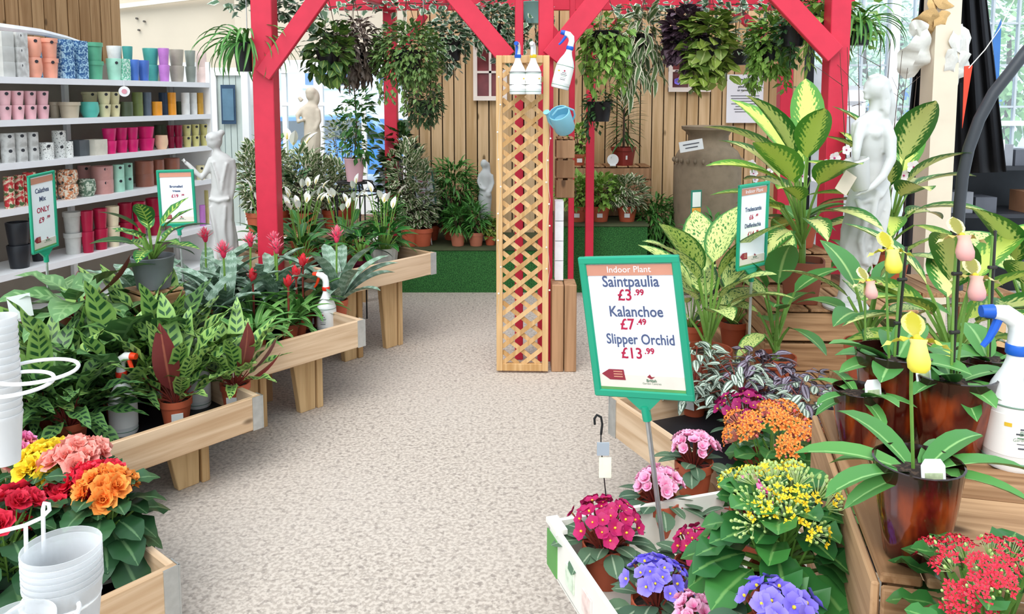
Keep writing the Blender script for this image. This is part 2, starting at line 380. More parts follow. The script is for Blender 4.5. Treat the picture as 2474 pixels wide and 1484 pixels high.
# ================================================================ shelving with planters (left)
SZ = [1.745, 1.452, 1.156, .84, .40, .04]
SHW = plain('shelf_white', 'fafafa', .4, var=.03); SHB = plain('shelf_back', '8d8378', .8, var=.1)
su = thing('shelving_unit', 'long white shop shelving filled with coloured ceramic planters', 'shelving', tuple(SR))
ang = atan2(SE.y, SE.x)-pi; su.rotation_euler = (0, 0, ang)          # local +x runs from the right end to the left, local +y away from the room?
RI = Matrix.Rotation(-ang, 4, 'Z')
inw = RI @ (-SN); sgn = 1 if inw.y > 0 else -1                       # towards the wall
for z in SZ:
    MB().box((2.0, sgn*.21, z-.018), (4.0, .42, .036)).obj('shelf', SHW, su, sm=False, bevel=.004)
    MB().box((2.0, sgn*-.004, z-.02), (4.0, .012, .045)).obj('price_rail', plain('price_rail', 'f4f4f8', .35, var=.03), su, sm=False)
MB().box((2.0, sgn*.44, .95), (4.0, .03, 1.9)).obj('back_panel', SHB, su, sm=False)
MB().box((-.012, sgn*.21, .97), (.02, .44, 1.94)).obj('end_panel', SHW, su, sm=False)
for x in (.03, 1.25, 2.5, 3.75): MB().box((x, sgn*.41, .95), (.04, .04, 1.9)).obj('upright', SHW, su, sm=False)

def planter_mesh(shape, w, h):
    def f():
        mb = MB(); r = w/2; sq = .75 if shape == 'square' else None; n = 16
        rb = r*(.97 if shape in ('cyl', 'square') else .76)
        prof = [(0, 0), (rb, 0), (lerp(rb, r, .5)*1.02, h*.5), (r, h*.97), (r*.97, h), (r*.88, h), (r*.86, h*.75), (0, h*.72)]
        if shape == 'rim': prof = [(0, 0), (rb, 0), (r*.9, h*.78), (r, h*.79), (r, h), (r*.9, h), (r*.86, h*.75), (0, h*.72)]
        if shape == 'belly': prof = [(0, 0), (r*.7, 0), (r*.98, h*.35), (r, h*.6), (r*.9, h*.97), (r*.86, h), (r*.78, h), (r*.8, h*.7), (0, h*.7)]
        mb.lathe(prof, n, sq=sq); return mb.mesh('planter', WHITE)
    return cached(('pl', shape, round(w, 3), round(h, 3)), f)
PM = {k: plain('glaze_'+k, c, .35, var=.1, scale=20) for k, c in dict(grey='c9c9c4', salmon='eea58c', green='5fae8a', mint='a9dcc6', teal='4aa39a', blue='4c74c4', lilac='c07cc8', taupe='a8a092', sage='8b938a', blush='efd5cc', pink='f2bcc2', sand='c3b49c', cream='e6dcae', forest='566048', olive='7d8a50', slate='6a7684', orange='ea9a2c', navy='3e5470', white='eeeeea', mustard='c9983a', charcoal='5d6266', offwhite='dcd6c6', magenta='dc2372', peach='efc9a6', burgundy='8c1238', butter='dcd48e', rose='d29a94', brown='a56a58', black='24262c', crimson='b01840', ivory='eee2c2', aqua='58b8a8').items()}
PM['bluespeck'] = speck('glaze_bluespeck', '2f5f95', 'a9cfe4', 75, .52)
PM['mintspeck'] = speck('glaze_mintspeck', '6fc0a0', 'd8f0e4', 75, .52)
PM['zebra'] = speck('glaze_zebra', 'efefea', '6a6a68', 110, .6)
PM['marble'] = speck('glaze_marble', 'd9d8d4', 'b2b0ac', 22, .52, soft=.15)
PM['floral'] = speck('glaze_floral', 'c62f36', 'e8d6b8', 40, .52, c3='4f6a3c')
PM['pebble'] = speck('glaze_pebble', 'd98a5c', 'f0e2cc', 60, .5, c3='4c4038')
PM['botanic'] = speck('glaze_botanic', '5f7a64', 'cdd6c4', 45, .5)
NM = dict(grey='light grey', marble='grey marbled', bluespeck='blue speckled', mintspeck='mint speckled', zebra='black and white dashed', floral='red floral', pebble='orange pebble patterned', botanic='green leaf patterned', blush='pale blush', butter='butter yellow', ivory='ivory', aqua='turquoise')
SHN = ['top shelf', 'second shelf down', 'third shelf down', 'fourth shelf down', 'fifth shelf down']
ROWS = [  # (first px, last px, colour, stacked, height px at right-end scale / None, shape, back offset)
 [(0, 36, 'grey', 3, 'square', 0), (36, 70, 'marble', 3, 'square', 0), (70, 109, 'salmon', 2, 'belly', 0), (109, 148, 'salmon', 2, 'rim', .0), (112, 148, 'bluespeck', 2, 'square', .2), (149, 181, 'bluespeck', 2, 'square', 0), (181, 214, 'bluespeck', 2, 'square', .02), (213, 256, 'green', 2, 'rim', .02), (264, 300, 'mint', 1, 'taper', 0), (266, 302, 'white', 2, 'taper', .18), (289, 316, 'mintspeck', 1, 'square', 0), (304, 328, 'teal', 2, 'taper', .12), (318, 342, 'blue', 1, 'taper', 0), (340, 366, 'blue', 1, 'taper', 0), (352, 390, 'teal', 2, 'taper', .1), (389, 415, 'lilac', 2, 'taper', 0), (415, 450, 'taupe', 2, 'taper', 0), (453, 478, 'sage', 2, 'taper', 0), (480, 504, 'blush', 2, 'cyl', 0)],
 [(0, 29, 'pink', 2, 'taper', 0), (29, 60, 'pink', 2, 'taper', 0), (61, 90, 'pink', 2, 'taper', 0), (91, 120, 'pink', 2, 'taper', 0), (122, 147, 'sand', 1, 'rim', .15), (145, 195, 'sand', 1, 'rim', 0), (197, 240, 'aqua', 1, 'belly', 0), (200, 240, 'cream', 2, 'rim', .2), (240, 269, 'cream', 2, 'taper', 0), (266, 292, 'cream', 2, 'taper', .02), (293, 322, 'forest', 1, 'cyl', 0), (322, 347, 'olive', 2, 'cyl', .05), (348, 368, 'slate', 2, 'cyl', .05), (369, 393, 'orange', 1, 'cyl', 0), (386, 408, 'navy', 2, 'cyl', .15), (408, 427, 'orange', 2, 'cyl', 0), (428, 442, 'forest', 1, 'cyl', .1), (440, 460, 'white', 2, 'cyl', 0), (460, 478, 'white', 2, 'cyl', .02), (478, 493, 'mustard', 2, 'cyl', 0), (493, 506, 'sage', 2, 'cyl', .04)],
 [(0, 31, 'marble', 2, 'cyl', 0), (31, 61, 'marble', 2, 'cyl', 0), (62, 89, 'marble', 2, 'cyl', 0), (91, 125, 'zebra', 1, 'cyl', 0), (125, 156, 'zebra', 2, 'cyl', .04), (156, 173, 'zebra', 1, 'cyl', 0), (173, 206, 'charcoal', 1, 'square', .05), (205, 248, 'offwhite', 1, 'square', 0), (246, 279, 'magenta', 2, 'taper', 0), (276, 306, 'magenta', 2, 'taper', .02), (305, 332, 'magenta', 2, 'taper', 0), (331, 371, 'magenta', 2, 'taper', 0), (373, 404, 'peach', 1, 'belly', 0), (372, 400, 'forest', 2, 'cyl', .2), (403, 421, 'burgundy', 2, 'taper', .04), (420, 440, 'burgundy', 2, 'taper', 0), (440, 461, 'butter', 2, 'taper', 0), (462, 481, 'butter', 2, 'taper', 0), (482, 503, 'butter', 2, 'taper', 0)],
 [(0, 24, 'floral', 2, 'cyl', 0), (25, 48, 'floral', 2, 'cyl', .03), (49, 78, 'floral', 3, 'cyl', 0), (100, 128, 'floral', 2, 'cyl', .1), (133, 180, 'pebble', 2, 'belly', 0), (181, 223, 'botanic', 1, 'belly', 0), (182, 213, 'rose', 2, 'cyl', .2), (215, 266, 'rose', 2, 'cyl', 0), (267, 294, 'mint', 2, 'cyl', 0), (293, 315, 'mint', 2, 'cyl', .05), (322, 366, 'brown', 2, 'cyl', .05), (366, 392, 'brown', 2, 'cyl', .05), (392, 430, 'brown', 2, 'cyl', .05), (470, 490, 'cream', 1, 'cyl', 0), (489, 507, 'navy', 2, 'cyl', .05)],
 [(0, 55, 'black', 2, 'taper', 0), (57, 92, 'black', 2, 'taper', .1), (140, 183, 'grey', 2, 'rim', .05), (183, 213, 'crimson', 2, 'taper', 0), (214, 247, 'crimson', 2, 'taper', 0), (245, 277, 'ivory', 2, 'taper', 0), (276, 310, 'crimson', 2, 'taper', .05), (310, 342, 'crimson', 2, 'taper', 0), (344, 380, 'crimson', 2, 'taper', .05), (385, 420, 'rose', 2, 'taper', .1), (474, 488, 'lilac', 1, 'cyl', 0), (487, 508, 'butter', 2, 'cyl', 0)]]
STK = plain('price_sticker', '33343a', .5, var=.1)
for si, row in enumerate(ROWS):
    gap = (SZ[si-1]-SZ[si]-.06) if si else .34
    for (a, b, col, st, shp, bk) in row:
        nom = NM.get(col, col); p = shelf_pt((a+b)/2, .03); w0 = (shelf_pt(b, .03)-shelf_pt(a, .03)).length
        view = abs((ray((a+b)/2, 300)/ray((a+b)/2, 300).length).dot(SN))
        w = (b-a)*p.y/F*.985
        p = shelf_pt((a+b)/2, .03+w/2+bk); h = gap*{1: .52, 2: .435, 3: .31}[st]
        lab = '%s ceramic planter %s on the %s' % (nom, {1: 'standing alone', 2: 'in a stack of two', 3: 'in a stack of three'}[st], SHN[si])
        for k in range(st):
            o = mk('planter', planter_mesh(shp, w, h), None, (p.x, p.y, SZ[si]+k*h*.985))
            recol(o, PM[col]); o.rotation_euler = (0, 0, ang+.0)
            tag(o, lab, 'planter', '%s planters, %s' % (nom, SHN[si]))
            if col in ('pink', 'salmon', 'marble', 'butter', 'rose', 'mint', 'offwhite', 'zebra', 'cream') and w > .07:
                mb = MB().tube([(0, 0, 0), (0, .004, 0)], .012, 8); me = cached('sticker', lambda: mb.mesh('sticker', STK))
                d = Vector((-p.x, -p.y, 0)).normalized(); d = Matrix.Rotation(-ang, 4, 'Z') @ d; d = Matrix.Rotation(.35, 4, 'Z') @ d
                mk('sticker', me, o, mx=Matrix.Translation(d*(w*.47)+Vector((0, 0, h*.8))) @ Matrix.Rotation(atan2(d.y, d.x)-pi/2, 4, 'Z'))
# round white tag hanging from the second shelf, white board and a soft white cover on the top shelf
p = ony(300, 221, shelf_pt(300, -.02).y); t = thing('shelf_tag', 'round white tag with a pink mark hanging under the top shelf', 'tag', (p.x, p.y, p.z))
MB().tube([(0, 0, 0), (.004, -.006, 0)], .042, 18).obj('disc', WHITE, t); MB().tube([(.004, -.007, 0), (.005, -.009, 0)], .02, 12).obj('mark', plain('tag_pink', 'e09aa8', .5), t)
MB().tube([(0, .002, .03), (0, .002, .1)], .002, 5).obj('string', WHITE, t)
mb = MB(); pts = [shelf_pt(px, .3)+Vector((0, 0, ony(px, py, shelf_pt(px, .3).y).z)) for px, py in ((-60, 66), (0, 64), (60, 72), (110, 78), (170, 92), (250, 118))]
mb.tube(pts, [.03, .03, .03, .026, .02, .012], 8); tag(mb.obj('plastic_wrap', plain('wrap_white', 'f3f3f6', .3)), 'rolled white plastic sheet lying along the stacked planters on the top shelf', 'sheet')

# ================================================================ pergola
pg = thing('pergola', 'red painted timber pergola with posts, braces and beams hung with plants', 'pergola')
PY, BY = 4.70, 6.85
def post(px, Y, w, z1=2.5, d=None, z0=0):
    x = ony(px, 300, Y).x; return MB().box((x, Y, (z0+z1)/2), (w, d or w, z1-z0)).obj('post', REDP, pg, sm=False, bevel=.004)
xl = ony(646, 300, PY).x; xr = ony(2013, 300, PY).x
post(646, PY, .122); post(2013, PY, .116); post(1318, PY+.02, .088, d=.1); post(1254, PY+.03, .05, d=.06)
post(946, BY, .108); post(1893, BY, .105); post(1381, 6.28, .045, d=.06); post(1426, 6.28, .065, d=.06)
def bar(name, p, q, w, d): return MB().beam(p, q, w, d).obj(name, REDP, pg, sm=False, bevel=.004)
bar('front_beam', (xl-.3, PY, 2.44), (xr+.3, PY, 2.44), .12, .07)
bar('back_beam', (-1.6, BY-.07, 2.4), (2.9, BY-.07, 2.4), .11, .06)
bar('cross_beam', (xl, PY, 2.42), (ony(946, 300, BY).x, BY, 2.42), .1, .06); bar('cross_beam', (xr, PY, 2.42), (ony(1893, 300, BY).x, BY, 2.42), .1, .06)
for i in range(7):
    x = lerp(xl, xr, (i+.5)/7); bar('rafter', (x, PY-.3, 2.54), (x*.92, BY+.2, 2.54), .05, .08)
def brace(p, q, w=.1, Y=PY-.075, k=1.55):
    a, b = ony(*p, Y), ony(*q, Y); b = a+(b-a)*k; bar('brace', a, b, w, .045)
brace((636, 182), (766, 0)); brace((1226, 140), (1108, 0), .11, PY-.03); brace((1330, 140), (1443, 0), .115, PY-.075); brace((2016, 132), (1893, 0), .12)
a, b = ony(946, 160, BY-.06), ony(1010, 60, BY-.06); bar('brace', a, a+(b-a)*1.25, .07, .04)
a, b = ony(1893, 130, BY-.06), ony(1770, 20, BY-.06); bar('brace', a, a+(b-a)*1.1, .09, .04)
a, b = ony(1480, 70, BY-.06), ony(1560, 20, BY-.06); bar('brace', ony(1381, 130, BY-.1), ony(1290, 20, BY-.1), .07, .04); bar('brace', ony(1430, 130, BY-.1), ony(1530, 10, BY-.1), .07, .04)

# ---------------------------------------------------------------- trellis column
TL = wood('trellis_wood', 'b98d58', 'dcb583', 'Z', fine=1.4, knots=False)
tc = onz(1262, 900, 0); TW, TH = .302, 1.83
tt = thing('trellis_panel', 'tall narrow wooden lattice trellis standing in front of the red centre post', 'trellis', (tc.x, tc.y, .012), RAD(-2))
for s in (-1, 1): MB().box((s*(TW/2-.018), 0, TH/2), (.036, .03, TH)).obj('stile', TL, tt, sm=False, bevel=.003)
for z in (.022, TH-.022): MB().box((0, 0, z), (TW-.072, .03, .044)).obj('rail', TL, tt, sm=False, bevel=.003)
hw = TW/2-.034; lo, hi = .04, TH-.04
def slat(c0, s, y):
    # line z = c0 + s*x*.85 clipped to the frame
    k = .8*s; pts = []
    xa, xb = -hw, hw
    za, zb = c0+k*xa, c0+k*xb
    def clip(x, z, z2, x2):
        if z < lo: return (x+(lo-z)/(z2-z)*(x2-x), lo)
        if z > hi: return (x+(hi-z)/(z2-z)*(x2-x), hi)
        return (x, z)
    if (za < lo and zb < lo) or (za > hi and zb > hi): return
    p, q = clip(xa, za, zb, xb), clip(xb, zb, za, xa)
    if (Vector(q)-Vector(p)).length < .03: return
    MB().beam((p[0], y, p[1]), (q[0], y, q[1]), .025, .007).obj('slat', TL, tt, sm=False)
for i in range(-2, 21):
    slat(.04+i*.098, 1, -.004); slat(.02+i*.098, -1, .004)
bx = thing('timber_box_column', 'rough timber box column standing behind the trellis', 'column', tuple(onz(1357, 888, 0)), 0)
OLDW = wood('crate_wood', '8a6648', 'b98f6b', 'Z'); CRW = wood('crate_wood_x', '86603f', 'c39a72', 'X', fine=1.7); CRY = wood('crate_wood_y', '86603f', 'c39a72', 'Y', fine=1.7)
for i in range(2): MB().box((-.03+i*.075, 0, .26), (.07, .16, .52)).obj('plank', OLDW, bx, sm=False, bevel=.004)
def crate(name, label, loc, rz, w, d, h, m=None, nb=3, group=None, face='front'):
    """slatted wooden crate: slats on four sides, corner posts, slatted top"""
    t = thing(name, label, 'crate', loc, rz, group); m = m or CRW
    for sx in (-1, 1):
        for sy in (-1, 1): MB().box((sx*(w/2-.025), sy*(d/2-.025), h/2), (.03, .03, h-.01)).obj('corner_post', m, t, sm=False)
    bh = h/nb
    for i in range(nb):
        z = bh*(i+.5)
        for sy in (-1, 1): MB().box((0, sy*(d/2-.005), z), (w, .012, bh-.014)).obj('slat', m, t, sm=False, bevel=.002)
        for sx in (-1, 1): MB().box((sx*(w/2-.006), 0, z), (.012, d-.03, bh-.014)).obj('slat', CRY, t, sm=False, bevel=.002)
    n = max(3, round(w/.1))
    for i in range(n): MB().box((-w/2+w*(i+.5)/n, 0, h+.006), (w/n-.012, d, .012)).obj('top_board', CRY, t, sm=False, bevel=.002)
    return t
# small box crate fixed to the post behind the trellis
p = ony(1357, 480, 4.72)
cr = crate('wall_crate', 'wooden crate fixed to the red post behind the trellis', (p.x+.02, 4.78, p.z), 0, .11, .16, .36, OLDW, 3)

# ---------------------------------------------------------------- green turf plinths by the fence
def plinth(label, x0, x1, y0, y1, h):
    t = thing('display_plinth', label, 'plinth', ((x0+x1)/2, (y0+y1)/2, 0))
    MB().box((0, 0, h/2-.01), (x1-x0, y1-y0, h-.02)).obj('turf_block', TURF, t, sm=False)
    MB().box((0, 0, h-.008), (x1-x0+.02, y1-y0+.02, .016)).obj('top_board', plain('plinth_top', '4a5236', .8, var=.2), t, sm=False)
PLX0, PLX1, PLX2 = ony(985, 700, 6.39).x, ony(1345, 700, 6.39).x, ony(1562, 700, 6.39).x
plinth('low plinth covered in green artificial grass against the fence', -1.10, PLX1, 6.39, 7.16, .37)
plinth('taller green artificial grass plinth carrying leafy pots', PLX1+.01, PLX2, 6.39, 7.16, .57)

# ---------------------------------------------------------------- tiered wooden bench tables (left)
TBL = wood('bench_wood', 'bb9874', 'e2c6a6', 'X'); TBY = wood('bench_wood_y', 'bb9874', 'e2c6a6', 'Y'); TBZ = wood('bench_wood_z', 'b08a5c', 'd8b585', 'Z')
LINER = plain('black_liner', '1c1d22', .5, var=.3)
def bench(label, corner, rz, L, D, ztop, bh=.125, legs=True, group=None):
    """tray table; local origin at its front right corner, x runs to the left along the front, y to the back"""
    t = thing('display_bench', label, 'table', (corner[0], corner[1], 0), rz, group); zb = ztop-bh
    MB().box((-L/2, .012, zb+bh/2), (L, .024, bh)).obj('front_board', TBL, t, sm=False, bevel=.003)
    MB().box((-L/2, D-.012, zb+bh/2), (L, .024, bh)).obj('back_board', TBL, t, sm=False, bevel=.003)
    for x in (-.012, -L+.012): MB().box((x, D/2, zb+bh/2), (.024, D-.05, bh)).obj('side_board', TBY, t, sm=False, bevel=.003)
    MB().box((-L/2, D/2, zb+.02), (L-.05, D-.05, .02)).obj('tray_liner', LINER, t, sm=False)
    for x, y in ((0, 0), (-L, 0), (0, D), (-L, D)):
        sx, sy = (1 if x == 0 else -1), (-1 if y == 0 else 1)
        mb = MB(); mb.box((x-sx*.02, y+sy*.0015, zb+bh/2), (.05, .004, bh*1.02)); mb.box((x+sx*.0015, y-sy*.02, zb+bh/2), (.004, .05, bh*1.02)); mb.obj('corner_cap', STEEL, t, sm=False)
    if legs:
        for x in (-.26, -L+.2):
            for y in (.16, D-.2):
                h = zb+.01; mb = MB(); mb.add([(x-.045, y-.02, 0), (x+.045, y-.02, 0), (x+.045, y+.02, 0), (x-.045, y+.02, 0), (x-.09, y-.02, h), (x+.05, y-.02, h), (x+.05, y+.02, h), (x-.09, y+.02, h)], [(3, 2, 1, 0), (4, 5, 6, 7), (0, 1, 5, 4), (1, 2, 6, 5), (2, 3, 7, 6), (3, 0, 4, 7)])
                mb.obj('leg', TBZ, t, sm=False, bevel=.003)
                MB().box((x+.07, y-.005, h/2), (.035, .05, h)).obj('leg_stop', TBZ, t, sm=False, bevel=.003)
    return t
BA = RAD(50); AX = Vector((cos(BA), sin(BA), 0)); BX = Vector((-sin(BA), cos(BA), 0))
TB = {}
for nme, cpt, zt, lab in (('T0', (430, 1365), .24, 'lowest wooden tray table holding the begonias'), ('T1', (632, 955), .35, 'low wooden tray table holding patterned foliage plants in terracotta pots'), ('T2', (880, 772), .45, 'middle wooden tray table holding red bromeliads'), ('T3', (1052, 610), .60, 'highest wooden tray table holding peace lilies')):
    c = onz(*cpt, zt); TB[nme] = (c, zt); bench(lab, (c.x, c.y), BA, .79, 1.2, zt, .14 if nme != 'T0' else .15)
def tpt(n, a, b, dz=0): c, zt = TB[n]; p = c+AX*a+BX*b; return Vector((p.x, p.y, zt-.11+dz if n != 'T0' else zt-.12+dz))
# plain back benches hidden among the plants
def stand(label, x0, x1, y0, y1, z, rz=0):
    t = thing('plant_stand', label, 'table', ((x0+x1)/2, (y0+y1)/2, 0), rz); w, d = x1-x0, y1-y0; n = max(3, round(w/.12))
    for i in range(n): MB().box((-w/2+w*(i+.5)/n, 0, z-.012), (w/n-.01, d, .024)).obj('top_board', CRY, t, sm=False)
    for sx in (-1, 1):
        for sy in (-1, 1): MB().box((sx*(w/2-.05), sy*(d/2-.05), (z-.024)/2), (.05, .05, z-.024)).obj('leg', TBZ, t, sm=False)
    return t
stand('plank stand under the variegated shrubs by the shop window', -1.95, -1.12, 6.05, 7.1, .55)
# right hand bench whose pale front edge shows beside the big price sign
ca, cb = onz(1475, 960, .5), onz(1650, 1080, .5); RA = atan2(cb.y-ca.y, cb.x-ca.x)
tR = bench('wooden tray table holding the silver tradescantias', (cb.x+.75*cos(RA), cb.y+.75*sin(RA)), RA, 1.205, .62, .5, .14)
# crates on the right
cr2 = crate('display_crate', 'slatted wooden crate carrying the square brown pot and white statue', (1.45, 3.56, .40), -.05, .66, .42, .272, None, 2)
def topcrate():
    t = thing('orchid_crate', 'upturned wooden crate with a handle hole carrying the slipper orchids', 'crate', (0, 0, 0))
    z = .92; e = Vector((.10, .42, 0)).normalized()        # plank direction, into the picture
    p0 = onz(2128, 1385, z); s = Vector((e.y, -e.x, 0))
    rot = Matrix.Rotation(atan2(e.y, e.x)-pi/2, 4, 'Z'); t.location = (p0.x, p0.y, 0); t.rotation_euler = (0, 0, atan2(e.y, e.x)-pi/2)
    L = .62
    for i in range(2): MB().box((.028+i*.062, L/2, z-.008), (.056, L, .016)).obj('top_board', CRY, t, sm=False, bevel=.003)
    for i, (y0, y1) in enumerate(((.27, .40), (.408, .62))): MB().box((.125+.22, (y0+y1)/2, z-.008), (.435, y1-y0-.006, .016)).obj('top_board', CRW, t, sm=False, bevel=.003)
    # wide board with an oval hand hole
    mb = MB(); cx, cy, n = .275, .105, 24; x0, x1, y0, y1 = .126, .562, .0, .264; top = []; 
    for k, zz in enumerate((z, z-.016)):
        ring = [(cx+.036*cos(2*pi*i/n)*(1 if True else 1), cy+.014*sin(2*pi*i/n), zz) for i in range(n)]
        def edge(a):
            dx, dy = cos(a), sin(a); kk = min(((x1-cx)/dx if dx > 1e-6 else (x0-cx)/dx if dx < -1e-6 else 9), ((y1-cy)/dy if dy > 1e-6 else (y0-cy)/dy if dy < -1e-6 else 9)); return (cx+dx*kk, cy+dy*kk, zz)
        angs = [2*pi*i/n for i in range(n)]
        cor = [atan2(yy-cy, xx-cx) % (2*pi) for xx, yy in ((x1, y1), (x0, y1), (x0, y0), (x1, y0))]
        for ca_ in cor:
            j = min(range(n), key=lambda i: abs(angs[i]-ca_)); angs[j] = ca_
        top += ring+[edge(a) for a in angs]
    fs = []
    for i in range(n):
        j = (i+1) % n; fs += [(i, n+i, n+j, j), (2*n+j, 3*n+j, 3*n+i, 2*n+i), (i, j, 2*n+j, 2*n+i), (n+j, n+i, 3*n+i, 3*n+j)]
    mb.add(top, fs); mb.obj('handle_board', CRW, t, sm=False)
    for i in range(3):
        MB().box((.28, -.008, z-.09-i*.16), (.56, .014, .15)).obj('front_slat', CRW, t, sm=False, bevel=.003)
        MB().box((-.006, L/2, z-.09-i*.16), (.012, L, .15)).obj('side_slat', CRY, t, sm=False, bevel=.003)
        MB().box((.566, L/2, z-.09-i*.16), (.012, L, .15)).obj('side_slat', CRY, t, sm=False, bevel=.003)
    for x in (.03, .53):
        for y in (.03, L-.03): MB().box((x, y, (z-.016)/2), (.035, .035, z-.016)).obj('corner_post', CRW, t, sm=False)
    return t
OCR = topcrate()

# ================================================================ plant kit
def leaf_data(hw, a=.45, q=.8, bend=.6, fold=.25, wave=0, n=7, curl=0):
    """unit leaf along +x, normal +z"""
    p = math.log(.5)/math.log(a); vs = []; uv = []; fs = []; x = z = 0; ang = 0
    for i in range(n+1):
        t = i/n
        if i: ang -= bend/n; x += cos(ang)/n; z += sin(ang)/n
        w = hw*max(0, sin(pi*min(1, max(0, t))**p))**q if 0 < t < 1 else hw*.03
        wz = wave*sin(t*pi*4.5)*w
        nx, nz = -sin(ang), cos(ang); up = w*fold
        vs += [(x+nx*(up+wz), w, z+nz*(up+wz)), (x, 0, z), (x+nx*(up-wz), -w, z+nz*(up-wz))]; uv += [(t*.998, 1), (t*.998, 0), (t*.998, -1)]
    for i in range(n):
        b = i*3; fs += [(b, b+1, b+4, b+3), (b+1, b+2, b+5, b+4)]
    return vs, fs, uv
LEAFD = {}
def leaf(key, m, **kw):
    LEAFD[key] = leaf_data(**kw)
    def f(): d = LEAFD[key]; return MB().add(d[0], d[1], 0, d[2]).mesh('leaf', m)
    return cached(('leaf', key, m.name), f)
def lmx(loc, az, el, roll=0, sc=1, w=1):
    return Matrix.Translation(loc) @ Matrix.Rotation(az, 4, 'Z') @ Matrix.Rotation(-el, 4, 'Y') @ Matrix.Rotation(roll, 4, 'X') @ Matrix.Diagonal((sc, sc*w, sc, 1))
def dirv(az, el): return Vector((cos(el)*cos(az), cos(el)*sin(az), sin(el)))
def pot_mesh(kind, r, h, m):
    def f():
        mb = MB()
        if kind == 'tc': prof = [(0, 0), (r*.72, 0), (r*.92, h*.76), (r, h*.765), (r, h), (r*.93, h), (r*.88, h*.7), (0, h*.7)]
        elif kind == 'plain': prof = [(0, 0), (r*.74, 0), (r*.97, h*.95), (r, h*.97), (r*.99, h), (r*.92, h), (r*.88, h*.7), (0, h*.7)]
        elif kind == 'orchid': prof = [(0, 0), (r*.6, 0), (r*.66, h*.03), (r*.86, h*.55), (r*.98, h*.97), (r, h), (r*.95, h*1.005), (r*.92, h*.95), (r*.85, h*.75), (0, h*.75)]
        elif kind == 'square': prof = [(0, 0), (r*.74, 0), (r*.92, h*.8), (r, h*.81), (r, h), (r*.92, h), (r*.88, h*.75), (0, h*.75)]
        elif kind == 'ribbed': prof = [(0, 0), (r*.8, 0), (r*.96, h*.9), (r, h), (r*.92, h), (r*.88, h*.75), (0, h*.75)]
        mb.lathe(prof, 36 if kind == 'ribbed' else 22, sq=.7 if kind == 'square' else None, fold=.035 if kind == 'ribbed' else None)
        return mb.mesh('pot', m)
    return cached(('pot', kind, round(r, 4), round(h, 4), m.name), f)
SOIL = speck('potting_soil', '2b211b', '4e3d31', 120, .55, .95)
TERRA = plain('terracotta_plastic', 'b85a3c', .55, var=.1, scale=14)
BROWNP = plain('brown_plastic', '8a4c38', .5, var=.1)
GREYP = plain('grey_pot', '6d7074', .6, var=.15, scale=10, bump=.2)
PINKP = plain('pink_pot', 'eebcc4', .35, var=.05)
def tort():
    m, nt, b = base('tortoiseshell_glaze', .12, 0, .6)
    tc_ = nd(nt, 'TexCoord'); mp = nd(nt, 'Mapping', {'Vector': tc_.outputs['Object'], 'Scale': (16, 16, 5)})
    no = nd(nt, 'TexNoise', {'Vector': mp.outputs[0], 'Scale': 1.6, 'Detail': 3}).outputs[0]
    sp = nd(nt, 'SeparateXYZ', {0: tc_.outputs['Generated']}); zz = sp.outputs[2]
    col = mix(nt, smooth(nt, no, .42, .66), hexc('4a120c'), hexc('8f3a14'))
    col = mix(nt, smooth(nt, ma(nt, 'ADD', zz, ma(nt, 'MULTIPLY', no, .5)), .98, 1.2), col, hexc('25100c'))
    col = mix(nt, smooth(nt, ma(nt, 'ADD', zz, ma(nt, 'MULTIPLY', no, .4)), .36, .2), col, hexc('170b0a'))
    nt.links.new(col, b.inputs['Base Color']); return m
TORT = tort()
TAGW = plain('label_white', 'eef0ee', .5, var=.04)
STEMG = leafmat('stem_green', '4f7a2e', '6f9440'); STEMD = leafmat('stem_dark', '3a2a22', '4c3a2c'); STEMR = leafmat('stem_red', '6a2424', '84382c')
def potted(name, label, cat, loc, kind='tc', r=.065, h=.11, m=None, group=None, rz=None, tagp=None):
    """an Empty at the pot base with pot and soil; returns it and the soil height"""
    m = m or TERRA; t = thing(name, label, cat, loc, RN.uniform(0, 6) if rz is None else rz, group)
    mk('pot', pot_mesh(kind, r, h, m), t)
    k = .86 if kind in ('orchid', 'square') else .82
    mk('soil', cached(('soil', round(r, 3)), lambda: MB().lathe([(0, 0), (r*.9, 0), (r*.6, .006), (0, .01)], 14).mesh('soil', SOIL)), t, (0, 0, h*k))
    if tagp is not None:      # a white care label stuck on the side facing angle tagp (world)
        a = tagp-t.rotation_euler.z
        me = cached('paperlabel', lambda: MB().box((0, 0, 0), (.045, .003, .035)).mesh('care_label', TAGW, False))
        mk('care_label', me, t, mx=Matrix.Translation((cos(a)*r*.93, sin(a)*r*.93, h*.45)) @ Matrix.Rotation(a+pi/2, 4, 'Z') @ Matrix.Rotation(RAD(9), 4, 'X'))
    return t, h*k
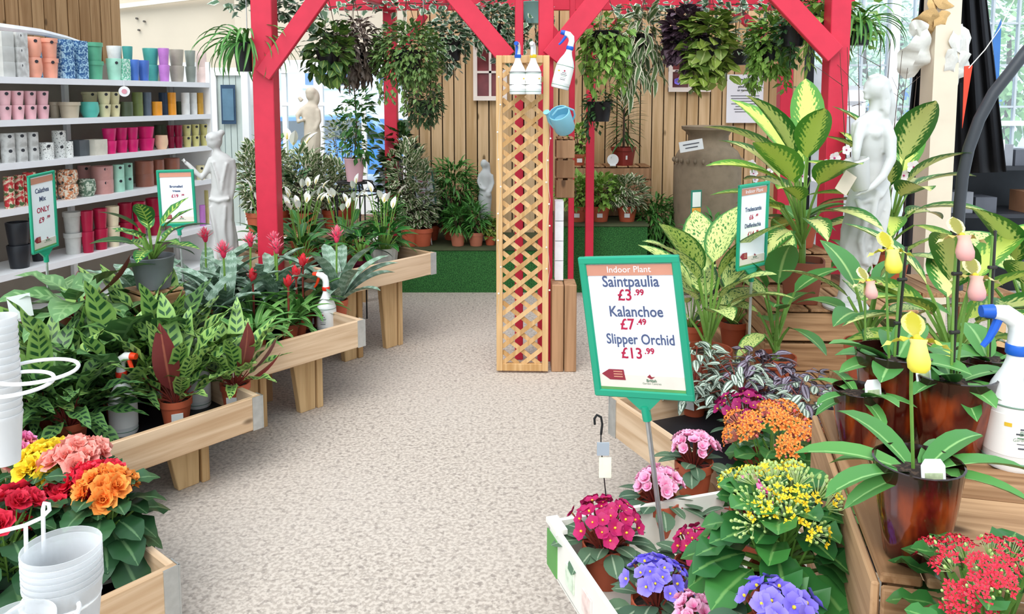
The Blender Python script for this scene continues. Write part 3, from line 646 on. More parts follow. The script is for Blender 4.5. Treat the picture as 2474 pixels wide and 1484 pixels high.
def leaves(t, meshes, n, z0, L, el, pet=None, pel=None, r0=.008, w=1, roll=.25, dz=0, stem=STEMG, sr=.003, rnd=RN, az0=None, jit=.35, droop=0, stem_name='stems', name='leaf', azs=None):
    """n leaves round a crown: inner ones long and upright (L[1], el[1]), outer ones L[0], el[0]; pet = petiole lengths"""
    mb = MB(); az0 = rnd.uniform(0, 6.28) if az0 is None else az0
    for i in range(n):
        f = i/max(1, n-1); az = azs[i]-t.rotation_euler.z if azs else az0+i*2.39996+rnd.uniform(-jit, jit)
        l = lerp(L[1], L[0], f)*rnd.uniform(.88, 1.12); e = lerp(el[1], el[0], f)+rnd.uniform(-.12, .12)
        b = Vector((cos(az)*r0, sin(az)*r0, z0+dz*(1-f)))
        if pet:
            pl = lerp(pet[1], pet[0], f)*rnd.uniform(.85, 1.15); pe = lerp(pel[1], pel[0], f)+rnd.uniform(-.08, .08)
            tip = b+dirv(az, pe)*pl; md = (b+tip)/2+Vector((0, 0, pl*.06)); mb.tube([b, md, tip], [sr*1.3, sr, sr*.8], 5); b = tip
        me = meshes[i % len(meshes)] if isinstance(meshes, (list, tuple)) else meshes
        mk(name, me, t, mx=lmx(b, az+rnd.uniform(-.15, .15), e, rnd.uniform(-roll, roll), l, w*rnd.uniform(.9, 1.1)))
    if mb.v: mb.obj(stem_name, stem, t)
def bush_obj(t, m, pts, name='foliage', ld=None, L=(.03, .05), rnd=RN, el=(-.6, .6), w=1.0):
    """joined small leaves at points: (pos, outward dir)"""
    vs, fs, uv = ld; mb = MB()
    for p, d in pts:
        az = atan2(d.y, d.x)+rnd.uniform(-.7, .7); e = math.asin(max(-1, min(1, d.z)))*.6+rnd.uniform(*el); l = rnd.uniform(*L)
        mb.tile(lmx(p, az, e, rnd.uniform(-.6, .6), l, w), vs, fs, uv, rnd.randrange(40))
    return stuff(mb.obj(name, m, t))
def ell(n, c, r, rnd=RN, inner=.35, zmin=-1, zmax=1):
    out = []
    while len(out) < n:
        d = Vector((rnd.gauss(0, 1), rnd.gauss(0, 1), rnd.gauss(0, 1)))
        if d.length < 1e-3: continue
        d.normalize()
        if not zmin <= d.z <= zmax: continue
        k = rnd.uniform(inner**3, 1)**(1/3); out.append((Vector((c[0]+d.x*r[0]*k, c[1]+d.y*r[1]*k, c[2]+d.z*r[2]*k)), d))
    return out
SMALL = leaf_data(.28, .45, .8, .5, .2, 0, 2)
SMALLR = leaf_data(.42, .45, .7, .5, .15, 0, 3)
NARROW = leaf_data(.09, .4, .8, 1.0, .3, 0, 3)
IVY = leaf_data(.45, .35, .75, .4, .1, .2, 3)
# leaf colours
G_DK = leafmat('leaf_dark', '1d3f1c', '2f5a28', 'mid', '6a8f4a'); G_MD = leafmat('leaf_mid', '2f6a2c', '4a8438', 'mid', '86ad5c')
G_LT = leafmat('leaf_light', '6c9a3e', '88b04e', 'mid', 'bcd078'); G_YL = leafmat('leaf_yellowgreen', '5c7a30', '8fa446', 'mid', 'c4cc84')
G_VAR = leafmat('leaf_variegated', '4a6a3c', '6a8450', 'edge', 'e8e4c8'); G_IVY = leafmat('ivy_variegated', '3f6244', '5a7c58', 'edge', 'd4dcc6')
G_PUR = leafmat('leaf_purple', '3a2a34', '5c4450', 'mid', '8a7480'); G_BRN = leafmat('leaf_bronze', '5a4a42', '7a6a5c', 'mid', 'a8988c')
G_CAL = leafmat('leaf_rattlesnake', '86ad58', '9cbd68', 'lanc', '2c5630'); G_CALD = leafmat('leaf_rattlesnake_dark', '4f7a40', '658a4a', 'lanc', '203c26')
G_UND = leafmat('leaf_maroon_underside', '6a2a2c', '843a34', 'mid', 'a05a48'); G_PRAY = leafmat('leaf_prayer', '2f6a34', '3d7a3c', 'pray', 'a6c05c')
G_CALB = leafmat('leaf_broad_calathea', '4f7a48', '6a945c', 'pray', '84aa70')
G_DIEF = leafmat('leaf_dumbcane', '2f6c2c', '417f34', 'dieff', 'd8dc8c'); G_MOT = leafmat('leaf_dumbcane_mottled', '2f6a30', '3f7c38', 'mottle', 'cfdc86')
G_DIEL = leafmat('leaf_dumbcane_lime', '4f8a34', '5f9a3c', 'dieff', 'c9d868'); G_GRN = leafmat('leaf_dumbcane_green', '3c7438', '56904a', 'mid', '98b872')
G_AEC = leafmat('leaf_silver_vase', '4f7258', '648468', 'band', 'a9bfae'); G_GUZ = leafmat('leaf_guzmania', '487c3a', '6a9a4c', 'mid', '98bc70')
G_TRA = leafmat('leaf_inch_plant', '44564a', '5c6c5c', 'stripe', 'c4d0c0'); G_TRP = leafmat('leaf_inch_purple', '3c2c3a', '584454', 'stripe', '9a90a0')
G_SAI = leafmat('leaf_violet', '44604a', '5c7658', 'mid', '93a588', rough=.7); G_KAL = leafmat('leaf_kalanchoe', '2c6430', '3f7c38', 'mid', '6c9c54', rough=.3)
G_BEG = leafmat('leaf_begonia', '24482a', '38603a', 'mid', '5f8258', rough=.35); G_ORC = leafmat('leaf_orchid', '44803c', '5c964a', 'mid', '8cb870')
G_PAN = leafmat('leaf_peacelily', '28602a', '3c7a34', 'mid', '6c9c50', rough=.3)
SAGE_ = None
LF = dict(
  calL=leaf('calL', G_CAL, hw=.13, a=.42, q=.75, bend=.5, fold=.25, wave=.35, n=8), calD=leaf('calD', G_CALD, hw=.12, a=.42, q=.75, bend=.9, fold=.25, wave=.35, n=8),
  und=leaf('und', G_UND, hw=.15, a=.45, q=.8, bend=-.4, fold=-.2), pray=leaf('pray', G_PRAY, hw=.2, a=.42, q=.75, bend=.45, fold=.25, wave=.1), calB=leaf('calB', G_CALB, hw=.24, a=.42, q=.7, bend=.9, fold=.2, wave=.2),
  dief=leaf('dief', G_DIEF, hw=.2, a=.42, q=.8, bend=.7, fold=.28, n=9), mot=leaf('mot', G_MOT, hw=.22, a=.42, q=.8, bend=.7, fold=.22, n=9), dieL=leaf('dieL', G_DIEL, hw=.2, a=.42, q=.8, bend=.6, fold=.28, n=9), grn=leaf('grn', G_GRN, hw=.22, a=.4, q=.8, bend=.7, fold=.25, n=8),
  aec=leaf('aec', G_AEC, hw=.1, a=.55, q=.45, bend=.95, fold=.45, n=9), guz=leaf('guz', G_GUZ, hw=.06, a=.35, q=.6, bend=1.3, fold=.5, n=8), pan=leaf('pan', G_PAN, hw=.16, a=.42, q=.8, bend=.8, fold=.25), dk=leaf('dk', G_DK, hw=.22, a=.42, q=.8, bend=.6, fold=.2),
  sai=leaf('sai', G_SAI, hw=.36, a=.5, q=.6, bend=.5, fold=.12, n=6), kal=leaf('kal', G_KAL, hw=.36, a=.52, q=.6, bend=.6, fold=.2, wave=.25, n=7), beg=leaf('beg', G_BEG, hw=.42, a=.42, q=.7, bend=.6, fold=.12, wave=.15), orc=leaf('orc', G_ORC, hw=.13, a=.5, q=.5, bend=.7, fold=.4), orcw=leaf('orcw', G_ORC, hw=.22, a=.5, q=.55, bend=.7, fold=.3),
  spid=leaf('spid', leafmat('leaf_spider', '3c7a34', '5c964a', 'mid', 'a8c080'), hw=.028, a=.35, q=.5, bend=2.0, fold=.5, n=9), palm=leaf('palm', G_DK, hw=.035, a=.4, q=.7, bend=.9, fold=.4, n=5))

# ================================================================ flowers
PET = {}
def petalmat(k, c1, c2, c3, rough=.55): PET[k] = leafmat('petal_'+k, c1, c2, 'tip', c3, rough); return PET[k]
petalmat('magenta', 'a8104c', 'b81858', 'b0185c'); petalmat('purple', '6a58cc', '7a68d8', '8f80ea'); petalmat('pink', 'e0609c', 'ee8cba', 'f8bcd6'); petalmat('hotpink', 'dc4f92', 'e76ca6', 'f08ebc')
petalmat('darkmag', '8a0a52', 'a0145e', '98105a'); petalmat('yellow', 'f0b800', 'f6cc10', 'fbe040'); petalmat('orange', 'ee6a18', 'f28428', 'f8a24c'); petalmat('red', 'c80c24', 'd8142e', 'e83048'); petalmat('coral', 'e8605c', 'f08478', 'f8aa9c'); petalmat('scarlet', 'c8142c', 'd42038', 'd8304a')
petalmat('brom', 'd8244c', 'e84468', 'f08a9c'); petalmat('guz', 'd00c20', 'de1a30', 'ee4450'); petalmat('white', 'eeeed8', 'f4f4e6', 'fbfbf4'); petalmat('phal', 'e8d4dc', 'f2e6ea', 'f6eef0'); petalmat('lime', 'b8cc40', 'c8d84c', 'e0e468'); petalmat('bud', 'a4c068', 'bcd284', 'dce8b0')
petalmat('slip', 'c8b820', 'd8cc30', 'e8e26a'); petalmat('slippale', 'ccb050', 'd8c46c', 'e6d898'); petalmat('pouchy', 'e4d438', 'ecdc50', 'f0e890'); petalmat('pouchp', 'dc9a98', 'e4aca4', 'e8c0a8')
YEL = plain('pollen_yellow', 'f4d43a', .6)
def daisy(np, hw, m, cen=.14, cup=.25, layers=1, a=.6, q=.55, cm=None):
    mb = MB(); vs, fs, uv = leaf_data(hw, a, q, -.2, .05, .1, 4)
    for l in range(layers):
        for i in range(np): mb.tile(lmx((0, 0, .06*l), 2*pi*(i+.5*l)/np, cup+.35*l, 0, 1-.28*l), vs, fs, uv, i+l*9)
    if cen: mb.ball((0, 0, .1), (cen, cen, cen*1.1), 6, 4, 1)
    return mb.mesh('flower', [m, cm or YEL])
def begonia_flower(m):
    mb = MB(); r = random.Random(5); vs, fs, uv = leaf_data(.42, .6, .55, -.5, .1, .25, 4)
    for l, (n, e, s) in enumerate(((7, .1, 1), (6, .5, .85), (5, .95, .62), (4, 1.3, .4))):
        for i in range(n): mb.tile(lmx((0, 0, .05*l), 2*pi*(i+.4*l)/n+r.uniform(-.15, .15), e, r.uniform(-.3, .3), s), vs, fs, uv, i+l*9)
    return mb.mesh('flower', m)
def cluster(m, mbud, n=16, R=1.0, open_f=.7, seed=1):
    """dome of little four-petalled florets and buds"""
    mb = MB(); r = random.Random(seed); vs, fs, uv = leaf_data(.34, .55, .6, -.2, 0, 0, 2)
    for i in range(n):
        a = i*2.4; k = sqrt((i+.4)/n); p = Vector((cos(a)*k*R, sin(a)*k*R, .55*R*(1-k*k)+r.uniform(-.06, .06))); d = Vector((cos(a)*k*.7, sin(a)*k*.7, 1)).normalized()
        q = d.to_track_quat('Z', 'Y').to_matrix().to_4x4()
        mb.tube([(p.x*.25, p.y*.25, -.7*R), p], .025, 4, 1)
        if r.random() < open_f:
            for j in range(4): mb.tile(Matrix.Translation(p) @ q @ lmx((0, 0, 0), j*pi/2+a, .25, 0, .33), vs, fs, uv, i*4+j)
        else: mb.ball(p, (.11, .11, .16), 6, 4, 1)
    return mb.mesh('flower_cluster', [m, mbud])
FM = {}
for k in ('magenta', 'purple', 'darkmag'): FM['v_'+k] = daisy(5, .46, PET[k])
for k in ('pink', 'hotpink'): FM['v_'+k] = daisy(6, .44, PET[k], 0, .35, 2)
for k in ('yellow', 'orange', 'red', 'coral', 'scarlet', 'hotpink'): FM['b_'+k] = begonia_flower(PET[k])
FM['k_yellow'] = cluster(PET['yellow'], PET['bud'], 18, 1, .28, 2); FM['k_yellow2'] = cluster(PET['yellow'], PET['bud'], 18, 1, .75, 6)
FM['k_orange'] = cluster(PET['orange'], PET['coral'], 22, 1, .9, 3); FM['k_red'] = cluster(PET['scarlet'], PET['bud'], 22, 1, .85, 4); FM['k_bud'] = cluster(PET['yellow'], PET['bud'], 16, 1, .0, 7)
FM['phal'] = daisy(5, .42, PET['phal'], .16, .1, cm=plain('phal_lip', 'b02a6a', .5))
def dome(t, me, n, c, R, rz_, s, rnd=RN, name='flower', spread=1.0, stem=None, z0=0):
    """flowers over a dome of radius R (horizontal) and height rz_ about local c"""
    mb = MB()
    for i in range(n):
        a = i*2.39996+rnd.uniform(-.3, .3); k = sqrt((i+.5)/n)*spread
        d = Vector((cos(a)*k*.95, sin(a)*k*.95, sqrt(max(.04, 1-(k*.93)**2))))
        p = Vector(c)+Vector((d.x*R, d.y*R, d.z*rz_))*rnd.uniform(.9, 1.06)
        q = (d+Vector((rnd.uniform(-.25, .25), rnd.uniform(-.25, .25), 0))).normalized().to_track_quat('Z', 'Y').to_matrix().to_4x4()
        m_ = me[i % len(me)] if isinstance(me, list) else me
        mk(name, m_, t, mx=Matrix.Translation(p) @ q @ Matrix.Rotation(rnd.uniform(0, 6), 4, 'Z') @ Matrix.Scale(s*rnd.uniform(.85, 1.12), 4))
        if stem: mb.tube([(p.x*.2, p.y*.2, z0), Vector((p.x*.75, p.y*.75, lerp(z0, p.z, .7))), p], .0022, 4)
    if stem: mb.obj('flower_stems', stem, t)

# ---------------------------------------------------------------- recipes
def violet(loc, label, k, n=26, R=.075, fs=.019, lv=15, L=(.075, .055), **kw):
    kw.setdefault('r', .056); kw.setdefault('h', .1); t, z = potted('african_violet', label, 'potted plant', loc, group='african violets in the white tray', **kw)
    leaves(t, LF['sai'], lv, z, L, (-.15, .35), (.055, .035), (.12, .7), w=1, stem=STEMR, sr=.0025)
    dome(t, FM['v_'+k], n, (0, 0, z+.04), R, R*.75, fs, stem=STEMR, z0=z); return t
def kalanchoe(loc, label, ms, n, R, fs, lv=26, L=(.1, .07), hgt=.13, **kw):
    kw.setdefault('r', .058); kw.setdefault('h', .105); t, z = potted('kalanchoe_plant', label, 'potted plant', loc, **kw)
    leaves(t, LF['kal'], lv, z, L, (-.25, .6), (.06, .07), (.15, 1.2), dz=hgt*.45, w=1, sr=.004)
    dome(t, ms, n, (0, 0, z+hgt*.55), R, R*.8, fs, name='flower_cluster', stem=STEMG, z0=z); return t
def begonia(loc, label, k, n=17, R=.1, fs=.045, lv=28, hgt=.30, L=(.14, .09), **kw):
    kw.setdefault('r', .065); kw.setdefault('h', .11); t, z = potted('begonia_plant', label, 'potted plant', loc, kind='plain', m=BLACKP, group='begonias on the lowest tray table', **kw)
    leaves(t, LF['beg'], lv, z, L, (-.5, .35), (.07, .1), (.25, 1.15), dz=.13, sr=.004)
    dome(t, FM['b_'+k] if isinstance(k, str) else [FM['b_'+x] for x in k], n, (0, 0, z+hgt*.6), R, R*.8, fs, stem=STEMG, z0=z); return t
def rattle(loc, label, s=1, n=18, ms=('calL',)*9+('und',), el=(.35, 1.3), group='patterned foliage plants on the low tray table', name='rattlesnake_plant', L=(.2, .27), **kw):
    kw.setdefault('r', .065); kw.setdefault('h', .115); t, z = potted(name, label, 'potted plant', loc, group=group, **kw)
    leaves(t, [LF[m] for m in ms], n, z, (L[0]*s, L[1]*s), el, (.05*s, .1*s), (.5, 1.35), stem=STEMR, r0=.012); return t
def spike():
    mb = MB(); r = random.Random(2); vs, fs, uv = leaf_data(.12, .35, .7, -.25, .4, 0, 4)
    for i in range(34):
        f = i/33; mb.tile(lmx((0, 0, f*.03), i*2.4, .35+f*1.1, 0, .062-.02*f), vs, fs, uv, i)
    mb.ball((0, 0, .02), (.016, .016, .04), 8, 5); return mb.mesh('flower_spike', PET['brom'])
def cup():
    mb = MB(); vs, fs, uv = leaf_data(.2, .5, .6, -.3, .3, 0, 4)
    for i in range(16): f = i/15; mb.tile(lmx((0, 0, f*.03-.02), i*2.4, .75+f*.65, 0, .05-.016*f), vs, fs, uv, i)
    return mb.mesh('flower_spike', PET['guz'])
SPIKE, CUP = spike(), cup()
def bromeliad(loc, label, kind='aec', s=1, n=13, ht=.34, flower=True, **kw):
    kw.setdefault('r', .06); kw.setdefault('h', .1); t, z = potted('bromeliad_plant', label, 'potted plant', loc, group='bromeliads on the middle tray table', **kw)
    if kind == 'aec': leaves(t, LF['aec'], n+2, z, (.28*s, .36*s), (.75, 1.4), r0=.02, roll=.1)
    else: leaves(t, LF['guz'], n+5, z, (.22*s, .28*s), (.55, 1.35), r0=.015, roll=.1, w=1.2)
    if flower:
        MB().tube([(0, 0, z), (.004, .002, ht*.6), (0, 0, ht)], .006, 6).obj('flower_stem', STEMR if kind != 'aec' else STEMG, t)
        mk('flower_spike', SPIKE if kind == 'aec' else CUP, t, mx=Matrix.Translation((0, 0, ht)) @ Matrix.Rotation(RN.uniform(-.15, .15), 4, 'X') @ Matrix.Scale((.95 if kind == 'aec' else 1.3)*s, 4))
    return t
def spathe():
    mb = MB(); vs, fs, uv = leaf_data(.24, .45, .8, .3, .5, 0, 6)
    mb.tile(Matrix.Identity(4), vs, fs, uv); mb.tube([(.1, 0, .02), (.5, 0, .05)], [.05, .035], 6, 1); return mb.mesh('flower', [PET['white'], PET['slippale']])
SPATHE = spathe()
def peacelily(loc, label, s=1, n=26, nf=7, fh=.36, **kw):
    kw.setdefault('r', .075); kw.setdefault('h', .12); t, z = potted('peace_lily', label, 'potted plant', loc, **kw)
    leaves(t, LF['pan'], n, z, (.15*s, .17*s), (.1, 1.0), (.08*s, .14*s), (.6, 1.4), r0=.02)
    mb = MB()
    for i in range(nf):
        a = i*2.4+RN.uniform(-.4, .4); h = fh*RN.uniform(.8, 1.15); p = Vector((cos(a)*h*.28, sin(a)*h*.28, z+h)); mb.tube([(0, 0, z), p*.55+Vector((0, 0, .04)), p], .003, 5)
        mk('flower', SPATHE, t, mx=lmx(p, a, 1.15+RN.uniform(-.3, .3), RN.uniform(-.5, .5), .085*s))
    if nf: mb.obj('flower_stems', STEMG, t)
    return t
def dumbcane(loc, label, ms, n=14, L=(.26, .3), el=(.1, 1.15), pet=(.1, .16), pel=(.7, 1.4), stemh=.12, name='dumb_cane', azs=None, w=1, **kw):
    kw.setdefault('r', .09); kw.setdefault('h', .16); t, z = potted(name, label, 'potted plant', loc, **kw)
    MB().tube([(0, 0, z-.01), (.005, 0, z+stemh*.5), (0, 0, z+stemh)], [.016, .014, .01], 8).obj('stem', STEMG, t)
    leaves(t, [LF[m] for m in ms], n, z+stemh*.35, L, el, pet, pel, dz=stemh*.65, r0=.01, sr=.006, azs=azs, w=w); return t
def shrub(loc, label, lm, R, hgt, n=260, ld=SMALL, Lr=(.04, .06), name='leafy_shrub', group=None, trunk=True, zc=.55, el=(-.3, .8), **kw):
    t, z = potted(name, label, 'potted plant', loc, group=group, **kw)
    bush_obj(t, lm, ell(n, (0, 0, z+hgt*zc), (R, R, hgt*.5), inner=.45), ld=ld, L=Lr, el=el)
    mb = MB()
    for i in range(6): a = i*1.05; mb.tube([(cos(a)*.01, sin(a)*.01, z), (cos(a)*R*.3, sin(a)*R*.3, z+hgt*.4), (cos(a)*R*.55, sin(a)*R*.55, z+hgt*.75)], [.005, .004, .002], 5)
    mb.obj('stems', STEMD, t); return t
def hanging(px, py, Y, rx, ry, m, label, n=380, ld=SMALLR, Lr=(.04, .06), pot=None, prx=None, trail=8, tl=.25, beamz=2.36, name='hanging_plant', w=1, potc=None, el=(-.7, .5), pdz=-.25, ryd=None, extra=None):
    """plant in a hanging pot under the pergola; rx, ry the foliage radii in pixels"""
    c = ony(px, py, Y); k = Y/F; R, H = rx*k, ry*k
    t = thing(name, label, 'hanging plant', (c.x, c.y, c.z), 0, 'plants hung under the pergola'); r = random.Random(int(px*7+py))
    pr = (prx or min(R*.55/k, 34))*k; ph = pr*1.5; pz = H*pdz-ph*.5
    mk('pot', pot_mesh('plain', pr, ph, potc or BLACKP), t, (0, 0, pz))
    mk('soil', cached(('soil', round(pr, 3)), lambda: MB().lathe([(0, 0), (pr*.9, 0), (pr*.6, .006), (0, .01)], 14).mesh('soil', SOIL)), t, (0, 0, pz+ph*.82))
    top = max(.1, beamz-c.z)
    for a in (0, 2.1, 4.2): MB().tube([(cos(a)*pr*.95, sin(a)*pr*.95, pz+ph*.97), (0, 0, lerp(pz+ph, top, .8))], .0022, 4).obj('hanger_wire', STEMD, t)
    MB().tube([(0, 0, lerp(pz+ph, top, .8)), (0, 0, top-.02), (.012, 0, top), (.024, 0, top-.02)], .003, 5).obj('hook', STEEL, t)
    pts = [(p, d) for p, d in ell(n, (0, 0, 0), (R, R*.8, H), r, .5) if not (abs(p.x) < pr*.8 and abs(p.y) < pr*.8 and pz < p.z < pz+ph*.8)]
    mb = MB()
    for i in range(trail):
        a = r.uniform(0, 6.28); x, y = cos(a)*R*.75, sin(a)*R*.6; l = tl*r.uniform(.5, 1.2); z = -H*.5
        mb.tube([(x*.6, y*.6, pz+ph), (x, y, z), (x*1.08, y*1.08, z-l)], .002, 4)
        for j in range(int(l/.018)): pts.append((Vector((x*1.05+r.uniform(-.02, .02), y*1.05+r.uniform(-.02, .02), z-l*j/max(1, int(l/.018)))), Vector((r.uniform(-1, 1), r.uniform(-1, 1), -.5)).normalized()))
    if trail: mb.obj('stems', STEMD, t)
    bush_obj(t, m, pts, ld=ld, L=Lr, rnd=r, el=el, w=w); return t

# ================================================================ left: begonias on the lowest table
ctr = lambda px, py, z: onz(px, py, z)
def bg_(px, py, label, k, zf=.42, **kw):
    p = onz(px, py, zf); c, zt = TB['T0']; d = p-c; a = min(-.09, max(-.70, d.dot(AX))); b = min(1.1, max(.09, d.dot(BX)))
    q = c+AX*a+BX*b; return begonia((q.x, q.y, .12), label, k, **kw)
bg_(118, 1125, 'yellow double begonia in full bloom', 'yellow', n=18, R=.1)
bg_(300, 1180, 'bright orange begonia at the corner of the lowest tray table', 'orange', zf=.4, n=14, R=.085, tagp=-1.0)
bg_(395, 1110, 'crimson begonia behind the orange begonia', 'red', n=12, R=.085)
bg_(330, 1045, 'salmon pink begonia behind the crimson begonia', 'coral', zf=.48, n=16, R=.085, hgt=.36)
bg_(170, 1225, 'red begonia between the yellow begonia and the cups', 'red', zf=.36, n=10, R=.09, hgt=.2)
bg_(10, 1080, 'deep pink begonia behind the yellow begonia', ['hotpink', 'coral'], zf=.46)
bg_(60, 1240, 'red begonia with drooping blooms in front of the yellow begonia', ['red'], zf=.36, n=10, hgt=.2)
bg_(215, 1090, 'dusky coral begonia with small blooms', ['coral', 'scarlet'], zf=.43, n=7, fs=.024)
bg_(20, 1340, 'scarlet begonia in the front of the lowest tray table', 'scarlet', zf=.3, n=8)

# ---------------------------------------------------------------- rattlesnake plants
rattle(onz(427, 1026, .24), 'light green rattlesnake plant in a terracotta pot beside the red spray bottle', 1.2, 28, tagp=-1.1, el=(.5, 1.4))
rattle(onz(570, 985, .24), 'rattlesnake plant with maroon leaf backs in the corner of the low tray table', 1.05, 26, ms=('calL',)*7+('und',), el=(.35, 1.3), tagp=-1.5)
rattle(onz(355, 990, .24)+Vector((.02, .1, 0)), 'rattlesnake plant in a terracotta pot with a white label', 1.2, 24, tagp=-1.4, el=(.6, 1.4))
rattle(onz(172, 1085, .24), 'dark feathery rattlesnake plant in a terracotta pot', 1.1, 38, ms=('calD',), el=(.1, 1.15))
rattle(onz(60, 1080, .24), 'dark rattlesnake plant beside the white wire rings', 1.0, 32, ms=('calD',), el=(.0, 1.0))
for a, b, s, lab in ((-.15, .52, 1.5, 'rattlesnake plant behind the corner pot of the low tray table'), (-.4, .42, 1.3, 'rattlesnake plant behind the red spray bottle'), (-.66, .5, 1.25, 'rattlesnake plant behind the dark feathery one'), (-.2, .72, 1.2, 'rattlesnake plant beside the crate of the grey pot'), (-.52, .68, 1.35, 'tall rattlesnake plant in front of the raised calathea'), (-.12, 1.05, 1.2, 'rattlesnake plant next to the silver bromeliads'), (-.32, .6, 1.55, 'large rattlesnake plant in front of the grey pot')):
    rattle(tpt('T1', a, b), lab, s, 22, ms=('calL', 'calD', 'calL', 'calB', 'calL', 'calD', 'calL'), el=(.35, 1.35))
for i, (px, py) in enumerate(((490, 965), (525, 890))):
    t, z = potted('small_foliage_plant', 'small green plant in a black pot between the rattlesnake plants', 'potted plant', onz(px, py, .24)+Vector((0, .05, 0)), 'plain', .05, .09, BLACKP, group='small plants in black pots')
    leaves(t, LF['calD'], 10, z, (.1, .13), (.2, 1.0), (.03, .05), (.5, 1.2))
# tall plants on the stand behind
q = ony(192, 812, 3.45); crate('upturned_crate', 'wooden crate raising the broad leaved calathea above the tray', (q.x, q.y, .245), .87, .24, .24, .245, None, 2)
rattle((q.x, q.y, .504), 'broad leaved calathea with dark stems in a terracotta pot raised behind the table', 1.15, 18, ms=('calB', 'calB', 'calB', 'calB', 'calB', 'und'), el=(-.1, .9), group=None, name='calathea_plant', r=.085, h=.14, tagp=-1.2, L=(.2, .26))
rattle(tpt('T1', -.68, 1.0), 'broad leaved calathea behind the white cups', 1.2, 22, ms=('calB', 'calD'), el=(0, .9), group=None, name='calathea_plant', r=.08, h=.13)
rattle(tpt('T1', -.02-.1, .86), 'rattlesnake plant hiding the crate under the grey pot', 1.35, 22, ms=('calL', 'calD', 'calB'), el=(.3, 1.3))
# grey pot with prayer plant on an upturned crate
g = ony(372, 694, 3.62); crate('upturned_crate', 'wooden crate under the grey pot among the foliage', (g.x, g.y, .245), .87, .2, .2, g.z-.245-.013, None, 3)
dumbcane((g.x, g.y, g.z), 'prayer plant with striped leaves in a textured grey pot', ['pray', 'pray', 'dk', 'pray'], 15, (.17, .2), (.05, .95), (.07, .14), (.55, 1.4), .04, 'prayer_plant', kind='plain', r=.098, h=.15, m=GREYP)

# ---------------------------------------------------------------- bromeliads on the middle table
def brom_at(px, py, ztop, label, kind, s=1, **kw):
    p = onz(px, py, ztop); c, zt = TB['T2']; d = p-c; a = min(-.07, max(-.72, d.dot(AX))); b = min(1.12, max(.08, d.dot(BX))); q = c+AX*a+BX*b
    return bromeliad((q.x, q.y, .34), label, kind, s, ht=ztop-.34, **kw)
brom_at(540, 615, .78, 'silver banded bromeliad with a pink spike in front of the white statue', 'aec', 1.2)
brom_at(482, 575, .78, 'silver banded bromeliad with a pink spike beside the grey pot', 'aec', 1.15)
brom_at(300, 625, .70, 'silver banded bromeliad with a pink spike behind the calathea', 'aec', 1.1)
brom_at(605, 590, .78, 'silver banded bromeliad with a pink spike against the red post', 'aec', 1.1)
brom_at(668, 606, .76, 'silver banded bromeliad with a small pink spike under the red post', 'aec', 1.1)
brom_at(712, 580, .78, 'silver banded bromeliad with a narrow pink spike', 'aec', 1.1)
p = onz(826, 775, .34); bromeliad((p.x-.02, p.y, .34), 'silver vase bromeliad with a pink spike in the corner of the middle tray table', 'aec', 1.25, ht=.47, r=.058, h=.125)
brom_at(610, 672, .66, 'green bromeliad with a red cup flower beside the rattlesnake plants', 'guz', 1.05)
brom_at(715, 665, .66, 'green bromeliad with a red cup flower in front of the silver bromeliads', 'guz', 1.05)
brom_at(757, 632, .70, 'green bromeliad with a tall red flower next to the corner pot', 'guz', 1.1)
p = onz(700, 822, .34); bromeliad((p.x, p.y, .34), 'green bromeliad with strap leaves in a small terracotta pot on the front edge', 'guz', .95, ht=.30, r=.05, h=.09)
p = onz(745, 795, .34); bromeliad((p.x, p.y+.05, .34), 'small bromeliad in a red pot with a white band beside the spray bottle', 'guz', .7, 8, flower=False, r=.045, h=.09, m=plain('red_pot', '8c2230', .5), tagp=-1.4)
for a, b, lab in ((-.45, .3, 'strap leaved bromeliad without a flower between the terracotta pot and the rattlesnake plants'), (-.62, .55, 'silver bromeliad without a flower beside the grey pot'), (-.6, .12, 'strap leaved bromeliad without a flower at the front of the tray'), (-.3, .95, 'silver bromeliad without a flower behind the pink spikes')):
    q = tpt('T2', a, b); bromeliad(q, lab, 'guz' if b < .5 else 'aec', 1, flower=False)

# ---------------------------------------------------------------- peace lilies on the highest table
RIBW = plain('ribbed_white_pot', 'e9e6da', .5, var=.05)
p = onz(928, 652, .49); peacelily((p.x, p.y, .49), 'peace lily in a ribbed white pot', 1.0, 30, 8, .33, kind='ribbed', r=.095, h=.15, m=RIBW)
t = shrub(tpt('T3', -.1, .36), 'fine leaved palm in a brown pot at the corner of the highest tray table', G_MD, .09, .34, 260, NARROW, (.08, .12), 'parlour_palm', zc=.5, r=.055, h=.1, m=BROWNP, el=(.1, 1.1))
p = onz(872, 668, .49); dumbcane((p.x, p.y, .49), 'dark leafy plant in a burgundy pot beside the ribbed white pot', ['pan', 'dk'], 16, (.15, .18), (-.1, .9), (.06, .1), (.4, 1.3), .08, 'leafy_plant', r=.07, h=.11, m=plain('burgundy_pot', '5a1428', .4))
for i, (a, b, lab) in enumerate(((-.42, .42, 'peace lily behind the burgundy pot'), (-.15, .68, 'peace lily behind the fine leaved palm'), (-.45, .75, 'peace lily in the middle of the highest tray table'), (-.68, .5, 'peace lily beside the silver vase bromeliad'), (-.7, .85, 'peace lily next to the left red post'), (-.3, 1.05, 'peace lily at the back of the highest tray table by the shrubs'))):
    peacelily(tpt('T3', a, b), lab, .95, 20, 6, .36, group='peace lilies on the highest tray table')

